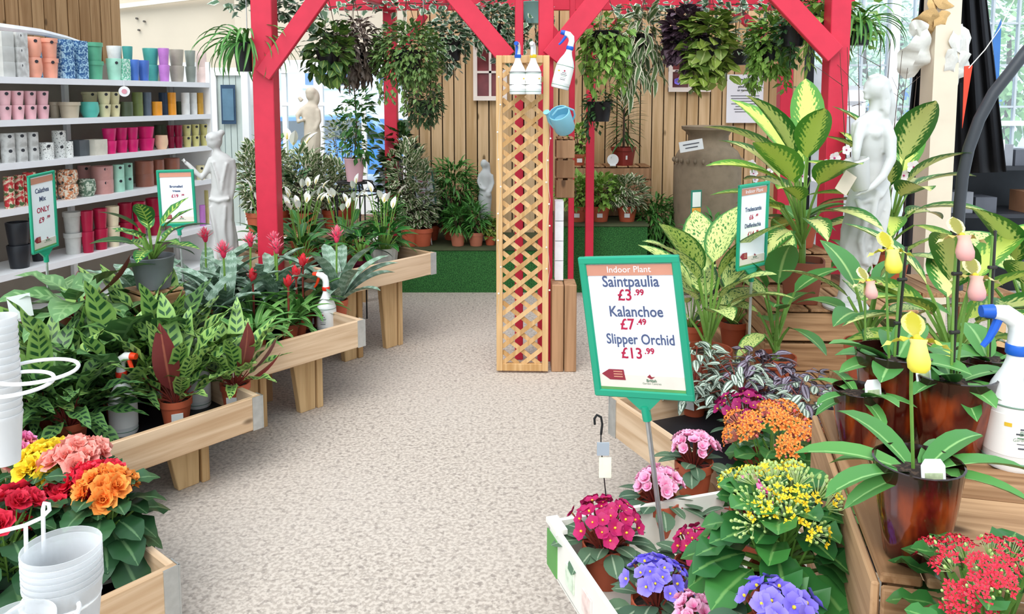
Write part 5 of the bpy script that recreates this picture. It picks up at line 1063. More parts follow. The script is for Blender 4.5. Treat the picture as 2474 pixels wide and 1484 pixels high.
# ================================================================ price signs
GRN = plain('sign_green', '1f9a78', .35, var=.05); PAPER = plain('sign_paper', 'f4f6fb', .6, var=.02); BAND = plain('sign_band', 'cf8f78', .6, var=.1); TAGR = plain('sign_tag_red', '8f2a38', .6, var=.08); BEIGE = plain('sign_beige', 'e8dccf', .6); GRASS = plain('sign_grass', '5f9a58', .6, var=.2)
def sign(label, loc, rot, w, h, lines, stem=None, frame_m=GRN, title='Indoor Plant', logo=True, fw=None, stem_dx=0):
    """upright price sign; origin at the middle of its lower edge, face towards -y"""
    t = thing('price_sign', label, 'sign', loc); t.rotation_euler = rot; fw = fw or w*.075; d = .008; RX = Matrix.Rotation(pi/2, 4, 'X')
    MB().box((0, .002, h/2), (w-.004, .003, h-.004)).obj('poster', PAPER, t, sm=False)
    for s in (-1, 1): MB().box((s*(w/2-fw/2), 0, h/2), (fw, d*1.6, h)).obj('frame_side', frame_m, t, sm=False, bevel=.003)
    for z in (fw/2, h-fw/2): MB().box((0, 0, z), (w, d*1.7, fw)).obj('frame_rail', frame_m, t, sm=False, bevel=.003)
    MB().box((0, -.0005, h*.93-fw*.5), (w-2*fw, .003, h*.075)).obj('header_band', BAND, t, sm=False)
    if title: text(title, h*.062, PAPER, t, Matrix.Translation((0, -.0025, h*.925-fw*.35)) @ RX)
    for (s, fz, size, m, fx, sx) in lines: text(s, h*size, m, t, Matrix.Translation((fx*w, -.0008, h*fz)) @ RX, bold=.0006, sx=sx)
    if logo:
        MB().box((0, -.0002, fw+h*.06), (w-2*fw, .003, h*.1)).obj('footer_band', BEIGE, t, sm=False)
        MB().box((0, -.0012, fw+h*.008), (w-2*fw, .003, h*.022)).obj('footer_grass', GRASS, t, sm=False)
        a = w*.08; MB().add([(-w*.40, -.0025, h*.165), (-w*.32, -.0025, h*.20), (-w*.17, -.0025, h*.20), (-w*.16, -.0025, h*.125), (-w*.32, -.0025, h*.125)], [(0, 4, 3, 2, 1)]).obj('price_tag_mark', TAGR, t, sm=False)
        for i in range(3): MB().box((-w*.23, -.003, h*(.185-.018*i)), (w*.09, .001, h*.007)).obj('tag_lettering', BAND, t, sm=False)
        MB().add([(w*.06, -.0025, h*.155), (w*.09, -.0025, h*.175), (w*.105, -.0025, h*.155), (w*.14, -.0025, h*.158), (w*.1, -.0025, h*.14)], [(0, 4, 3, 2, 1)]).obj('bird_mark', TAGR, t, sm=False)
        text('British', h*.028, INKG, t, Matrix.Translation((w*.1, -.0025, h*.128)) @ RX, bold=.0003); text('Garden Centres', h*.02, INKG, t, Matrix.Translation((w*.1, -.0025, h*.108)) @ RX)
    if stem:
        MB().add([(stem_dx-.045, -.005, .004), (stem_dx+.045, -.005, .004), (stem_dx+.012, -.005, -.028), (stem_dx-.012, -.005, -.028), (stem_dx-.045, .005, .004), (stem_dx+.045, .005, .004), (stem_dx+.012, .005, -.028), (stem_dx-.012, .005, -.028)], [(0, 3, 2, 1), (4, 5, 6, 7), (0, 1, 5, 4), (1, 2, 6, 5), (2, 3, 7, 6), (3, 0, 4, 7)]).obj('bracket', frame_m, t, sm=False)
        MB().tube([(stem_dx, 0, -.02), (stem_dx+.002, 0, -.055)], .011, 10).obj('socket', frame_m, t)
        MB().tube([(stem_dx+.002, 0, -.05), (stem_dx+.004, 0, -stem)], .006, 10).obj('stem', STEEL, t)
    return t
p = ony(1556, 962, 1.8)
sign('green framed price sign reading Saintpaulia, Kalanchoe and Slipper Orchid', (p.x, p.y, p.z), (RAD(4), RAD(-6.5), RAD(-27)), .245, .345,
  [('Saintpaulia', .82, .108, INKB, 0, .88), ('£3', .725, .11, INKR, -.07, .95), ('.99', .745, .058, INKR, .075, 1), ('Kalanchoe', .61, .106, INKB, .02, .86), ('£7', .52, .108, INKR, -.08, .95), ('.49', .54, .058, INKR, .065, 1), ('Slipper Orchid', .415, .102, INKB, .03, .8), ('£13', .315, .108, INKR, -.07, .95), ('.99', .335, .058, INKR, .11, 1)], stem=p.z-.452)
p = ony(1815, 648, 3.1)
sign('narrow green framed sign reading Tradescantia and Dieffenbachia', (p.x, p.y, p.z), (RAD(2), RAD(-2), RAD(35)), .185, .345, [('Tradescantia', .70, .07, INKB, 0, .8), ('£6', .605, .075, INKR, -.06, 1), ('.49', .62, .04, INKR, .12, 1), ('Dieffenbachia', .51, .07, INKB, 0, .76), ('£14', .41, .075, INKR, -.06, 1), ('.99', .425, .04, INKR, .15, 1)], stem=p.z-.402)
p = ony(110, 605, 3.55)
sign('narrow green framed sign reading Calathea Mix with a red only price', (p.x, p.y, p.z), (RAD(3), RAD(-4), RAD(82)), .165, .36, [('Calathea', .78, .085, INKB, 0, .8), ('Mix', .67, .085, INKB, 0, .9), ('ONLY', .53, .095, INKR, 0, .85), ('£9', .40, .095, INKR, -.08, 1), ('.99', .42, .05, INKR, .18, 1)], stem=p.z-.242, title='')
p = ony(432, 545, 4.35)
sign('green framed price sign with a short red price beside the white statue', (p.x, p.y, p.z), (RAD(2), RAD(-1), RAD(6)), .2, .315, [('Bromeliad', .70, .06, INKB, 0, .9), ('Vriesea', .62, .05, INKB, 0, .9), ('£19', .53, .08, INKR, -.05, 1), ('.99', .545, .045, INKR, .16, 1)], stem=p.z-.342, title='')
p = ony(1030, 497, 6.5)
sign('dark green framed sign leaning by the fence with red lettering', (p.x, p.y, p.z), (RAD(5), RAD(-5), RAD(-15)), .187, .29, [('Peace Lily', .72, .1, INKR, 0, .75), ('£12', .55, .12, INKR, -.05, 1), ('Anthurium', .38, .1, INKR, 0, .7), ('£16', .22, .12, INKR, -.05, 1)], stem=p.z-.373, frame_m=plain('sign_dark_green', '2f5a4a', .4), title='', logo=False)
p = ony(1681, 530, 3.7)
tg = thing('care_card', 'small green edged plant care card with an orange flower picture', 'card', tuple(p), RAD(25)); MB().box((0, 0, .07), (.06, .004, .14)).obj('card', plain('card_green', '2f7a68', .4), tg, sm=False); MB().box((0, -.003, .095), (.046, .003, .07)).obj('card_panel', TAGW, tg, sm=False); MB().box((0, -.003, .03), (.05, .003, .05)).obj('card_picture', plain('card_orange', 'e8963c', .5, var=.5, scale=60), tg, sm=False); MB().tube([(0, 0, 0), (0, 0, .401-p.z)], .002, 5).obj('stick', STEEL, tg)
# notices on the fence
def notice(px0, py0, px1, py1, Y, label, rows, title=None):
    a, b = ony(px0, py0, Y), ony(px1, py1, Y); w, h = b.x-a.x, a.z-b.z; t = thing('notice', label, 'notice', ((a.x+b.x)/2, Y, b.z))
    MB().box((0, 0, h/2), (w, .006, h)).obj('sheet', PAPER, t, sm=False)
    r = random.Random(int(px0)); RX = Matrix.Rotation(pi/2, 4, 'X')
    for i, s in enumerate(title or []): text(s, h*.062, INKD, t, Matrix.Translation((0, -.0045, h*(.90-.075*i))) @ RX, bold=.0012)
    for i in range(rows): MB().box((0, -.004, h*(.56-.055*i)), (w*r.uniform(.5, .8), .002, h*.014)).obj('text_line', INKD, t, sm=False)
    return t
notice(1757, 180, 1842, 297, 7.17, 'white paper notice with bold heading pinned to the timber fence', 7, ['Please DO NOT', 'pull off leaves,', 'pinch plants', 'or move tags'])
notice(2036, 218, 2090, 282, 7.42, 'white paper notice with a red line near the right red post', 3)
# window frames on the fence with coloured panes
def fwin(px0, py0, px1, py1, label, flowers):
    Y = 7.17; a, b = ony(px0, py0, Y), ony(px1, py1, Y); w, h = b.x-a.x, a.z-b.z; t = thing('fence_window', label, 'window', ((a.x+b.x)/2, Y, b.z))
    MB().box((0, .01, h/2), (w*.95, .006, h*.95)).obj('mirror_pane', plain('mirror_red', '8a4a4a', .1, var=.5, scale=6) if flowers else plain('mirror_dull', '7a3a3c', .12, var=.6, scale=4), t, sm=False)
    PW = plain('frame_cream', 'efe4d8', .5, var=.04)
    for s in (-1, 1): MB().box((s*(w/2-.018), 0, h/2), (.036, .03, h)).obj('frame_side', PW, t, sm=False)
    for z in (.02, h-.02): MB().box((0, -.003, z), (w, .034, .04)).obj('frame_rail', PW, t, sm=False)
    MB().box((0, 0, h/2), (.022, .022, h)).obj('mullion', PW, t, sm=False); MB().box((0, 0, h*.5), (w, .022, .02)).obj('mullion', PW, t, sm=False)
    if flowers:
        for i in range(7): mk('flower', FM['v_pink' if i % 2 else 'v_purple'], t, mx=Matrix.Translation((-w*.3+w*.1*i, -.02, h*.25+.03*(i % 3))) @ Matrix.Rotation(pi/2, 4, 'X') @ Matrix.Scale(.035, 4))
fwin(1143, 105, 1225, 243, 'cream framed mirror window on the fence beside the trellis', False)
fwin(1616, 120, 1716, 222, 'cream framed window on the fence with pink flowers in its box', True)

# ================================================================ palm in a red pot and crates behind the trellis
q = ony(1385, 435, 6.4); cz = .571
crate('back_crate', 'weathered slatted crate shelf on the turf plinth behind the red posts', (ony(1470, 500, 6.95).x, 6.96, .571), 0, .7, .3, ony(1470, 405, 6.8).z-.571, OLDW, 4)
cz = ony(1470, 405, 6.8).z+.013
x = ony(1508, 400, 6.85).x; t, z = potted('dragon_palm', 'dark upright palm in a square red pot on the crate shelf', 'potted plant', (x, 6.9, cz), 'square', .09, .16, plain('red_square_pot', '93342c', .5), tagp=-1.57)
leaves(t, LF['palm'], 90, z+.05, (.2, .22), (-.1, 1.2), dz=.4, r0=.01, w=1.3); MB().tube([(0, 0, z), (0, 0, .6)], .01, 6).obj('stem', STEMD, t)
x = ony(1400, 400, 6.85).x; shrub((x, 6.9, cz), 'small leafy plant in a terracotta pot with a white card on the crate shelf', G_LT, .09, .26, 200, SMALL, (.05, .07), 'leafy_plant', r=.06, h=.1, tagp=-1.57)
pr_ = ony(1483, 362, 6.7); d = thing('round_card', 'round white card standing on the crate shelf', 'card', (ony(1480, 390, 6.82).x, 6.8, cz)); MB().tube([(0, 0, .055), (0, .004, .055)], .05, 18).obj('disc', WHITE, d); MB().box((0, .002, .006), (.05, .02, .012)).obj('foot', WHITE, d, sm=False)
# boxed goods on a shelf behind the trellis
for i in range(4): o = MB().box((0, 0, .06), (.05, .1, .115)).obj('white_carton', plain('carton_white', 'e8e6ea', .5, var=.1, scale=30), None, sm=False); o.location = (onz(1352, 888, 0).x-.005, tc.y+.16, .522+.119*i); tag(o, 'white carton stacked on the timber box behind the trellis', 'box', 'cartons behind the trellis')

# ================================================================ right hand display
SB = stand('plank stand under the dumb canes behind the tradescantias', .70, 2.3, 3.06, 3.95, .40)
STV = stand('higher plank stand behind the slipper orchids', 1.496-.34, 1.496+.34, 2.45-.29, 2.45+.29, .66, RA)
STW = stand('plank stand at the back right under a large dumb cane', 1.75, 2.6, 3.98, 4.42, .6)
# dumb canes
p = onz(1708, 905, .40); dumbcane((.81, 3.17, .401), 'tall mottled dumb cane in a terracotta pot behind the silver tradescantia', ['mot'], 15, (.27, .36), (.45, 1.25), (.14, .24), (1.0, 1.45), .14, r=.1, h=.17, w=1.05)
dumbcane((1.09, 3.17, .401), 'small dumb cane with a yellowing leaf in a terracotta pot', ['grn', 'mot', 'grn'], 11, (.2, .25), (.0, 1.2), (.1, .22), (.9, 1.5), .14, r=.085, h=.14)
t = dumbcane((1.31, 3.5, .686), 'large lime and cream dumb cane in a square brown pot on the crate', ['dieL', 'dief', 'dieL'], 20, (.28, .42), (.0, 1.15), (.14, .3), (.75, 1.42), .22, azs=[1.2+((i*2.39996) % 3.9) for i in range(20)], kind='square', r=.098, h=.19, m=BROWNP, w=.95)
crate('display_crate', 'slatted crate under the terracotta pot behind the brown pot', (1.42, 4.25, .0), 0, .5, .4, .79, None, 5)
x = 1.40; t, z = potted('orchid_plant', 'pale pink moth orchid in a terracotta pot behind the brown pot', 'potted plant', (1.55, 4.2, .804), 'tc', .1, .16)
leaves(t, LF['orcw'], 8, z, (.2, .24), (.1, .8)); 
def sprays(t, z, n, hgt, fl=5, s=.04, seed=1):
    r = random.Random(seed); mb = MB()
    for i in range(n):
        a = r.uniform(0, 6.28); pts = [Vector((cos(a)*hgt*.5*f*f, sin(a)*hgt*.5*f*f, z+hgt*(f*1.3-.35*f*f))) for f in (0, .25, .5, .75, 1)]; mb.tube(pts, .003, 5)
        for j in range(fl):
            f = .55+.45*j/max(1, fl-1); q = Vector((cos(a)*hgt*.5*f*f, sin(a)*hgt*.5*f*f, z+hgt*(f*1.3-.35*f*f))); d = Vector((r.uniform(-.6, .6), -1, r.uniform(-.2, .4))); d = Matrix.Rotation(-t.rotation_euler.z, 3, 'Z') @ d
            mk('flower', FM['phal'], t, mx=Matrix.Translation(q+d.normalized()*.02) @ d.normalized().to_track_quat('Z', 'Y').to_matrix().to_4x4() @ Matrix.Scale(s*r.uniform(.8, 1.1), 4))
    mb.obj('flower_stems', STEMG, t)
sprays(t, z, 4, .42, 4, .036, 3)
t, z = potted('orchid_plant', 'pale pink moth orchid between the statue and the cream post', 'potted plant', (1.9, 4.3, .6), 'tc', .08, .13); leaves(t, LF['orcw'], 8, z, (.2, .24), (.1, .8)); sprays(t, z, 4, .55, 5, .036, 9)
t, z = potted('orchid_plant', 'pink spotted moth orchid beside the narrow green sign', 'potted plant', (1.3, 4.2, .804), 'tc', .06, .1); sprays(t, z, 2, .4, 5, .024, 5)
dumbcane((2.05, 4.2, .6), 'large white veined dumb cane at the foot of the cream post', ['dief', 'dief', 'dieL'], 18, (.32, .44), (.0, 1.2), (.14, .28), (.7, 1.4), .26, r=.1, h=.17)
dumbcane((1.33, 2.32, .661), 'cream striped dumb cane behind the slipper orchids', ['dief', 'dieL'], 16, (.24, .32), (.0, 1.0), (.1, .18), (.6, 1.35), .1, r=.08, h=.13)
dumbcane((1.62, 2.4, .661), 'mottled dumb cane at the right behind the spray bottle', ['mot', 'mot', 'dief'], 16, (.24, .3), (.0, 1.1), (.1, .2), (.6, 1.4), .14, r=.08, h=.13)
dumbcane((1.2, 2.6, .661), 'spotted green dumb cane behind the yellow slipper orchid', ['mot', 'grn'], 12, (.2, .25), (.0, 1.0), (.08, .15), (.6, 1.35), .08, r=.07, h=.12)
t, z = potted('anthurium_plant', 'anthurium with a white spathe behind the narrow green sign', 'potted plant', (1.08, 3.75, .401), 'tc', .07, .12)
leaves(t, LF['dk'], 14, z, (.14, .18), (.1, .9), (.12, .22), (.6, 1.3)); q = Vector((0, 0, .54)); MB().tube([(0, 0, z), q], .003, 5).obj('flower_stem', STEMG, t); mk('flower', SPATHE, t, mx=lmx(q, 0, 1.5, 0, .1, 1.6))
t, z = potted('flowering_cactus', 'small plant with pale and red buds beside the care card', 'potted plant', (.86, 3.7, .401), 'tc', .07, .12); leaves(t, LF['mot'], 12, z, (.14, .18), (.2, 1.1), (.1, .2), (.7, 1.4)); dome(t, [FM['b_coral'], FM['b_yellow']], 7, (0, 0, .42), .09, .06, .016)
# inch plants
def trade(loc, label, m, n=110, R=.13, hgt=.17, Lr=(.045, .07), **kw):
    kw.setdefault('r', .06); kw.setdefault('h', .11); t, z = potted('inch_plant', label, 'potted plant', loc, group='inch plants on the right tray table', **kw); me = leaf('tr'+m.name, m, hw=.24, a=.4, q=.8, bend=.5, fold=.2, n=5); r = random.Random(int(loc[0]*100)); mb = MB()
    for i, (p, d) in enumerate(ell(n, (0, 0, z+hgt*.25), (R, R, hgt*.72), r, .55, -.45)):
        mk('leaf', me, t, mx=lmx(p, atan2(d.y, d.x)+r.uniform(-.5, .5), r.uniform(-.5, .5), r.uniform(-.4, .4), r.uniform(*Lr)))
        if i % 9 == 0: mb.tube([(0, 0, z), p*.5+Vector((0, 0, z)), p], .002, 4)
    mb.obj('stems', STEMR, t); return t
trade((.70, 2.93, .391), 'silver striped inch plant in a terracotta pot beside the big price sign', G_TRA, 150, .13, .22, tagp=-2.2, r=.055)
trade((.82, 2.76, .391), 'silver striped inch plant trailing over the tray behind the dark violet', G_TRA, 130, .14, .2)
trade((.93, 2.88, .391), 'purple striped inch plant in front of the small dumb cane', G_TRP, 130, .15, .2)
trade((1.0, 2.71, .391), 'purple inch plant at the foot of the slatted crate', G_TRP, 130, .16, .18)
trade((.98, 2.5, .391), 'silver green inch plant beside the dark red orchid pots', G_TRA, 90, .13, .2)
violet((.79, 2.55, .391), 'dark magenta daisy flowered plant behind the orange kalanchoe', 'darkmag', 44, .12, .02, r=.06, h=.11)
# orange and yellow kalanchoes
kalanchoe((.75, 2.16, .391), 'orange kalanchoe with dense clusters beside the orchid crate', [FM['k_orange']], 13, .15, .036, 34, (.1, .075), .2, r=.062, h=.11)
crate('support_crate', 'low crate raising the yellow kalanchoe inside the white tray', (.455, 1.27, .449), -.29, .17, .36, .178, None, 2)
kalanchoe((.483, 1.345, .64), 'yellow kalanchoe with many green buds in front of the orchid crate', [FM['k_yellow'], FM['k_bud'], FM['k_yellow2'], FM['k_yellow']], 22, .112, .026, 60, (.115, .075), .2, r=.056, h=.11)
crate('display_crate', 'low crate under the red kalanchoe at the front', (.63, .93, .0), -.24, .30, .2, .78, None, 4)
kalanchoe((.622, .965, .794), 'red kalanchoe in front of the handle hole of the orchid crate', [FM['k_red']], 20, .10, .02, 26, (.085, .06), .13, r=.045, h=.085)
kalanchoe((.562, .885, .794), 'orange kalanchoe in front of the red one', [FM['k_orange']], 9, .05, .022, 16, (.07, .05), .05, r=.04, h=.075)
# white cardboard tray with violets
tu = Vector((.30, -.954, 0)); tv = Vector((.954, .30, 0)); tp = Vector((.09, 1.86, 0)); trz = atan2(tv.y, tv.x)
TRW = plain('tray_white', 'eeeae0', .6, var=.04); TRG = plain('tray_green', '5f9a50', .6, var=.08)
wt = thing('cardboard_tray', 'white cardboard plant tray with a green end holding the african violets', 'tray', (tp.x, tp.y, .44), trz); TLn, TWd, TH_ = 1.0, .56, .115
MB().box((TWd/2, -TLn/2, .004), (TWd, TLn, .008)).obj('tray_base', TRW, wt, sm=False)
MB().box((.006, -TLn/2, TH_/2+.004), (.012, TLn, TH_)).obj('tray_side', TRW, wt, sm=False); MB().box((TWd-.006, -TLn/2, TH_/2+.004), (.012, TLn, TH_)).obj('tray_side', TRW, wt, sm=False)
MB().box((TWd/2, -.006, TH_/2+.004), (TWd, .012, TH_)).obj('tray_end', TRW, wt, sm=False); MB().box((TWd/2, -TLn+.006, TH_/2+.004), (TWd, .012, TH_)).obj('tray_end', TRW, wt, sm=False)
MB().box((.01, -.032, TH_+.006), (.03, .07, .012)).obj('corner_flap', TRW, wt, sm=False); MB().box((-.001, -.032, TH_*.45), (.004, .066, TH_*.82)).obj('green_print', TRG, wt, sm=False)
for i in range(4): MB().box((-.002, -.15-.1*i, TH_*.5), (.003, .05, .05)).obj('printed_mark', plain('print_rose', 'e2c8c0', .6, var=.3, scale=50) if i % 2 else plain('print_green', 'cfdcc4', .6, var=.3, scale=50), wt, sm=False)
c = tp+tu*.53+tv*.30; stand('low plank stand under the white cardboard tray', c.x-.24, c.x+.24, c.y-.43, c.y+.43, .44, trz)
stand('small plank stand under the frilly pink violet by the bench edge', .455, .605, 2.125, 2.275, .45)
def vio(px, py, zf, label, k, **kw):
    p = onz(px, py, zf); return violet((p.x, p.y, .449), label, k, **kw)
violet(tuple(onz(1462, 1405, .449)), 'magenta african violet in a terracotta pot at the corner of the white tray', 'magenta', 34, .092, .021, 17, (.08, .06))
vio(1590, 1365, .625, 'violet blue african violet in the white tray', 'purple', n=24, R=.07, fs=.021)
vio(1690, 1285, .625, 'magenta african violet half hidden by the yellow kalanchoe', 'magenta', n=20, R=.065)
vio(1592, 1125, .64, 'frilly pink african violet behind the sign stem', 'pink', n=26, R=.065, fs=.02)
vio(1818, 1148, .64, 'frilly pink african violet behind the yellow kalanchoe', 'hotpink', n=22, R=.062, fs=.019)
violet((.53, 2.2, .451), 'frilly pink african violet in a terracotta pot by the pale bench edge', 'pink', 26, .07, .021)
violet((.43, 1.20, .64), 'violet blue african violet in front of the yellow kalanchoe', 'purple', n=22, R=.065, fs=.022)
vio(1690, 1470, .60, 'frilly pink african violet at the front of the white tray', 'pink', n=20, R=.055, fs=.02)
# plant hanger hook and price cards
p = onz(1455, 1185, .60); hk = thing('plant_hanger', 'black hook hanger with a clear clip and a white tag behind the magenta violet', 'hanger', (tp+tu*.05+tv*.15).to_tuple()); hk.location.z = .449
h0 = Vector(hk.location); pts = [ony(x, y, h0.y)-h0 for x, y in ((1462, 1180), (1455, 1110), (1452, 1075), (1452, 1050), (1455, 1025), (1452, 1008), (1442, 1003), (1436, 1012), (1437, 1026))]
MB().tube([Vector((.005, 0, 0))]+pts[:4], .0016, 5).obj('wire', BW, hk); MB().tube(pts[3:], .0032, 6).obj('hook', BW, hk)
a = ony(1457, 1085, h0.y-.006)-h0; MB().box(a, (.03, .005, .032)).obj('clip', plain('clip_grey', 'aab4bc', .25), hk, sm=False); a = ony(1462, 1130, h0.y-.006)-h0; MB().box(a, (.03, .002, .052)).obj('tag', plain('tag_pale', 'eaf0d2', .5, var=.1, scale=40), hk, sm=False)
p = onz(1612, 1240, .5); cdd = thing('price_card', 'grey edged price card standing among the violets', 'card', (tp+tu*.22+tv*.22).to_tuple(), .4); cdd.location.z = .449; MB().box((0, 0, .045), (.05, .003, .06)).obj('card', plain('card_grey', 'a8aab0', .5), cdd, sm=False); MB().box((0, -.0025, .045), (.042, .002, .05)).obj('card_face', TAGW, cdd, sm=False); MB().tube([(0, 0, .02), (0, 0, 0)], .002, 5).obj('stick', STEEL, cdd)

# ---------------------------------------------------------------- slipper orchids on the crate
SEPY = leafmat('sepal_yellow', 'a89c1c', 'b4a824', 'edge', 'e8e070'); SEPP = leafmat('sepal_pale', '8f8a3c', '9c9448', 'edge', 'ecdca4')
def slipper(m_s, m_d, m_p, s=1):
    mb = MB(); vs, fs, uv = leaf_data(.36, .55, .6, -.55, .3, .1, 7); mb.tile(Matrix.Rotation(-pi/2, 4, 'Z') @ lmx((0, 0, .004), 0, 1.85, 0, .042*s), vs, fs, uv, 1, 3)
    v2, f2, u2 = leaf_data(.13, .45, .7, .6, .2, .7, 8)
    for sd in (0, pi): mb.tile(lmx((0, -.002, .003), sd, .02, 0, .046*s), v2, f2, u2, 2)
    prof = [(0, -.040), (.008, -.0395), (.0135, -.034), (.0145, -.024), (.0115, -.012), (.0095, -.003), (.0115, .003), (.0085, -.002), (0, -.014)]
    mb.lathe([(r*s, z*s) for r, z in prof], 14, 1, (0, -.012*s, 0)); mb.ball((0, -.006*s, .004*s), (.005*s, .005*s, .005*s), 8, 5, 2)
    v3, f3, u3 = leaf_data(.22, .5, .7, .3, .2, 0, 4); mb.tile(Matrix.Rotation(-pi/2, 4, 'Z') @ lmx((0, 0, -.002), 0, -1.9, 0, .034*s), v3, f3, u3, 3)
    return mb.mesh('flower', [m_s, m_p, YEL, m_d])
SLY, SLP = slipper(PET['slip'], SEPY, PET['pouchy']), slipper(PET['slippale'], SEPP, PET['pouchp'])
CANE = plain('cane_dark', '2e2c26', .5)
def orchid(loc, label, stems, n=9, L=(.14, .17), r=.065, h=.14, big=False, tagz=None, azs=None, el=(.0, .75)):
    """stems: (flower px, py, depth offset, flower mesh, cane) with the pixel turned into a point at the pot's own distance"""
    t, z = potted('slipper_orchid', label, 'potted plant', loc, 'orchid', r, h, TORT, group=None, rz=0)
    leaves(t, LF['orc'] if not big else LF['orcw'], n, z, L, el, r0=.01, azs=azs)
    for (fx, fy, dy, me, cane) in stems:
        p = ony(fx, fy, loc[1]+dy)-Vector(loc); b = Vector((min(r*.6, max(-r*.6, p.x*.35)), dy*.5, z))
        MB().tube([b, b.lerp(p, .6)+Vector((0, .004, 0)), p], .0028, 6).obj('flower_stem', STEMG, t)
        if me: mk('flower', me, t, mx=Matrix.Translation(p+Vector((0, -.012, 0))) @ Matrix.Rotation(RN.uniform(-.45, .3), 4, 'Z') @ Matrix.Rotation(RAD(-14), 4, 'X') @ Matrix.Scale(1.1, 4))
        if cane:
            MB().tube([b+Vector((.006, .006, -.02)), p+Vector((.01, .008, .01))], .0032, 6).obj('cane', CANE, t)
            for f in (.35, .75): q = b.lerp(p, f); MB().tube([q+Vector((-.006, 0, 0)), q+Vector((.013, .004, 0))], .004, 6).obj('clip', CANE, t)
    if tagz is not None:
        LP = [(-.017, -.02), (.017, -.02), (.017, .02), (.011, .029), (-.011, .029), (-.017, .02)]; o = MB().add([(a_, -.0008, b_) for a_, b_ in LP]+[(a_, .0008, b_) for a_, b_ in LP], [(0, 1, 2, 3, 4, 5), (11, 10, 9, 8, 7, 6)]+[(i, i+6, (i+1) % 6+6, (i+1) % 6) for i in range(6)]).obj('care_label', TAGW, t, sm=False)
        o.location = (tagz[0], tagz[1], h+tagz[2]); o.rotation_euler = (RAD(-10), 0, tagz[3]); MB().box((0, -.0015, -.002), (.025, .0012, .024)).obj('label_picture', plain('label_print', 'b8c49a', .5, var=.4, scale=90), o, sm=False)
    return t
def oloc(px, py): p = onz(px, py, .92); return Vector((p.x, p.y, .921))
fp = oloc(2207, 1345)
orchid(fp, 'yellow slipper orchid with spreading leaves in the front tortoiseshell pot', [(2203, 818, 0, SLY, False)], 9, (.13, .17), .063, .148, tagz=(-.004, -.05, -.005, 0), azs=[1.9, .45, 2.75, .1, 3.3, .75, -.25, 3.6, 2.3], el=(.12, .55))
orchid(oloc(2150, 1048), 'yellow slipper orchid in the tall tortoiseshell pot behind', [(2142, 605, 0, SLY, False), (2182, 610, .02, None, True)], 11, (.1, .14), .074, .172, True)
orchid(oloc(2292, 1092), 'rosy slipper orchid in a wide tortoiseshell pot beside the spray bottle', [(2312, 572, 0, SLP, True), (2345, 668, .02, SLP, False)], 9, (.09, .115), .078, .158, True, tagz=(-.062, -.01, .0, .3))
orchid(oloc(2068, 1082), 'small orchid without flowers in a narrow red tortoiseshell pot', [], 8, (.09, .11), .049, .118, tagz=(.02, -.02, -.005, .2))
orchid(oloc(2385, 1010), 'slipper orchid with a cane in the tortoiseshell pot behind the spray bottle', [(2398, 570, .02, None, True)], 9, (.09, .12), .066, .14, True)
orchid(Vector((.99, 2.06, .391)), 'pale rosy slipper orchid behind the tall tortoiseshell pot', [(2090, 680, 0, SLP, False)], 9, (.16, .22), .065, .14, True)

# ================================================================ right background: post, curtain, bunting, hose, shelf
POSTC = plain('cream_post', 'ddd0ba', .7, var=.06)
x = ony(2263, 300, 5.0).x; cp = thing('cream_post', 'cream square post wrapped with a paper bow', 'post', (x, 5.0, 0)); MB().box((0, 0, 1.6), (.155, .155, 3.2)).obj('shaft', POSTC, cp, sm=False)
BOW = plain('hessian', 'cfa870', .8, var=.2, scale=40); PAPW = plain('tissue_white', 'dcdad2', .7, var=.08)
def sheet(name, pts, m, parent, th=.01, Y=0): n = len(pts); return MB().add([(a, Y-th-.02*(i % 2), b) for i, (a, b) in enumerate(pts)]+[(a, Y+th, b) for a, b in pts], [tuple(range(n))[::-1], tuple(range(n, 2*n))]+[(i, (i+1) % n, (i+1) % n+n, i+n) for i in range(n)]).obj(name, m, parent, sm=False)
def pl(px, py, Y): p = ony(px, py, Y); return (p.x-x, p.z)
BWL = leaf('bowloop', PAPW, hw=.4, a=.6, q=.5, bend=.7, fold=-.25, wave=.22, n=14); BHL = leaf('bowhess', BOW, hw=.36, a=.55, q=.5, bend=.9, fold=-.3, wave=.2, n=14)
def bowp(px, py, Y=4.9): q_ = ony(px, py, Y); return Vector((q_.x-x, q_.y-5.0, q_.z))
RXX = Matrix.Rotation(pi/2, 4, 'X')
for nm_, me_, (px_, py_), ang_, L_, wd in (('bow_wing', BWL, (2292, 100), 8, .2, 1.2), ('bow_wing', BWL, (2290, 120), -42, .26, .9), ('bow_tail', BWL, (2240, 70), 258, .34, .7), ('bow_tail', BWL, (2300, 130), -75, .26, .7), ('bow_loop', BWL, (2245, 60), 200, .12, 1.2), ('bow_loop', BHL, (2268, 20), 60, .2, 1.3), ('bow_loop', BHL, (2260, 20), 250, .22, 1.0), ('bow_loop', BHL, (2275, 25), -65, .22, 1.0), ('bow_knot', BHL, (2240, 10), 10, .16, 1.2)):
    mk(nm_, me_, cp, mx=Matrix.Translation(bowp(px_, py_)) @ RXX @ Matrix.Rotation(RAD(ang_), 4, 'Z') @ Matrix.Diagonal((L_, L_*wd, L_, 1)))
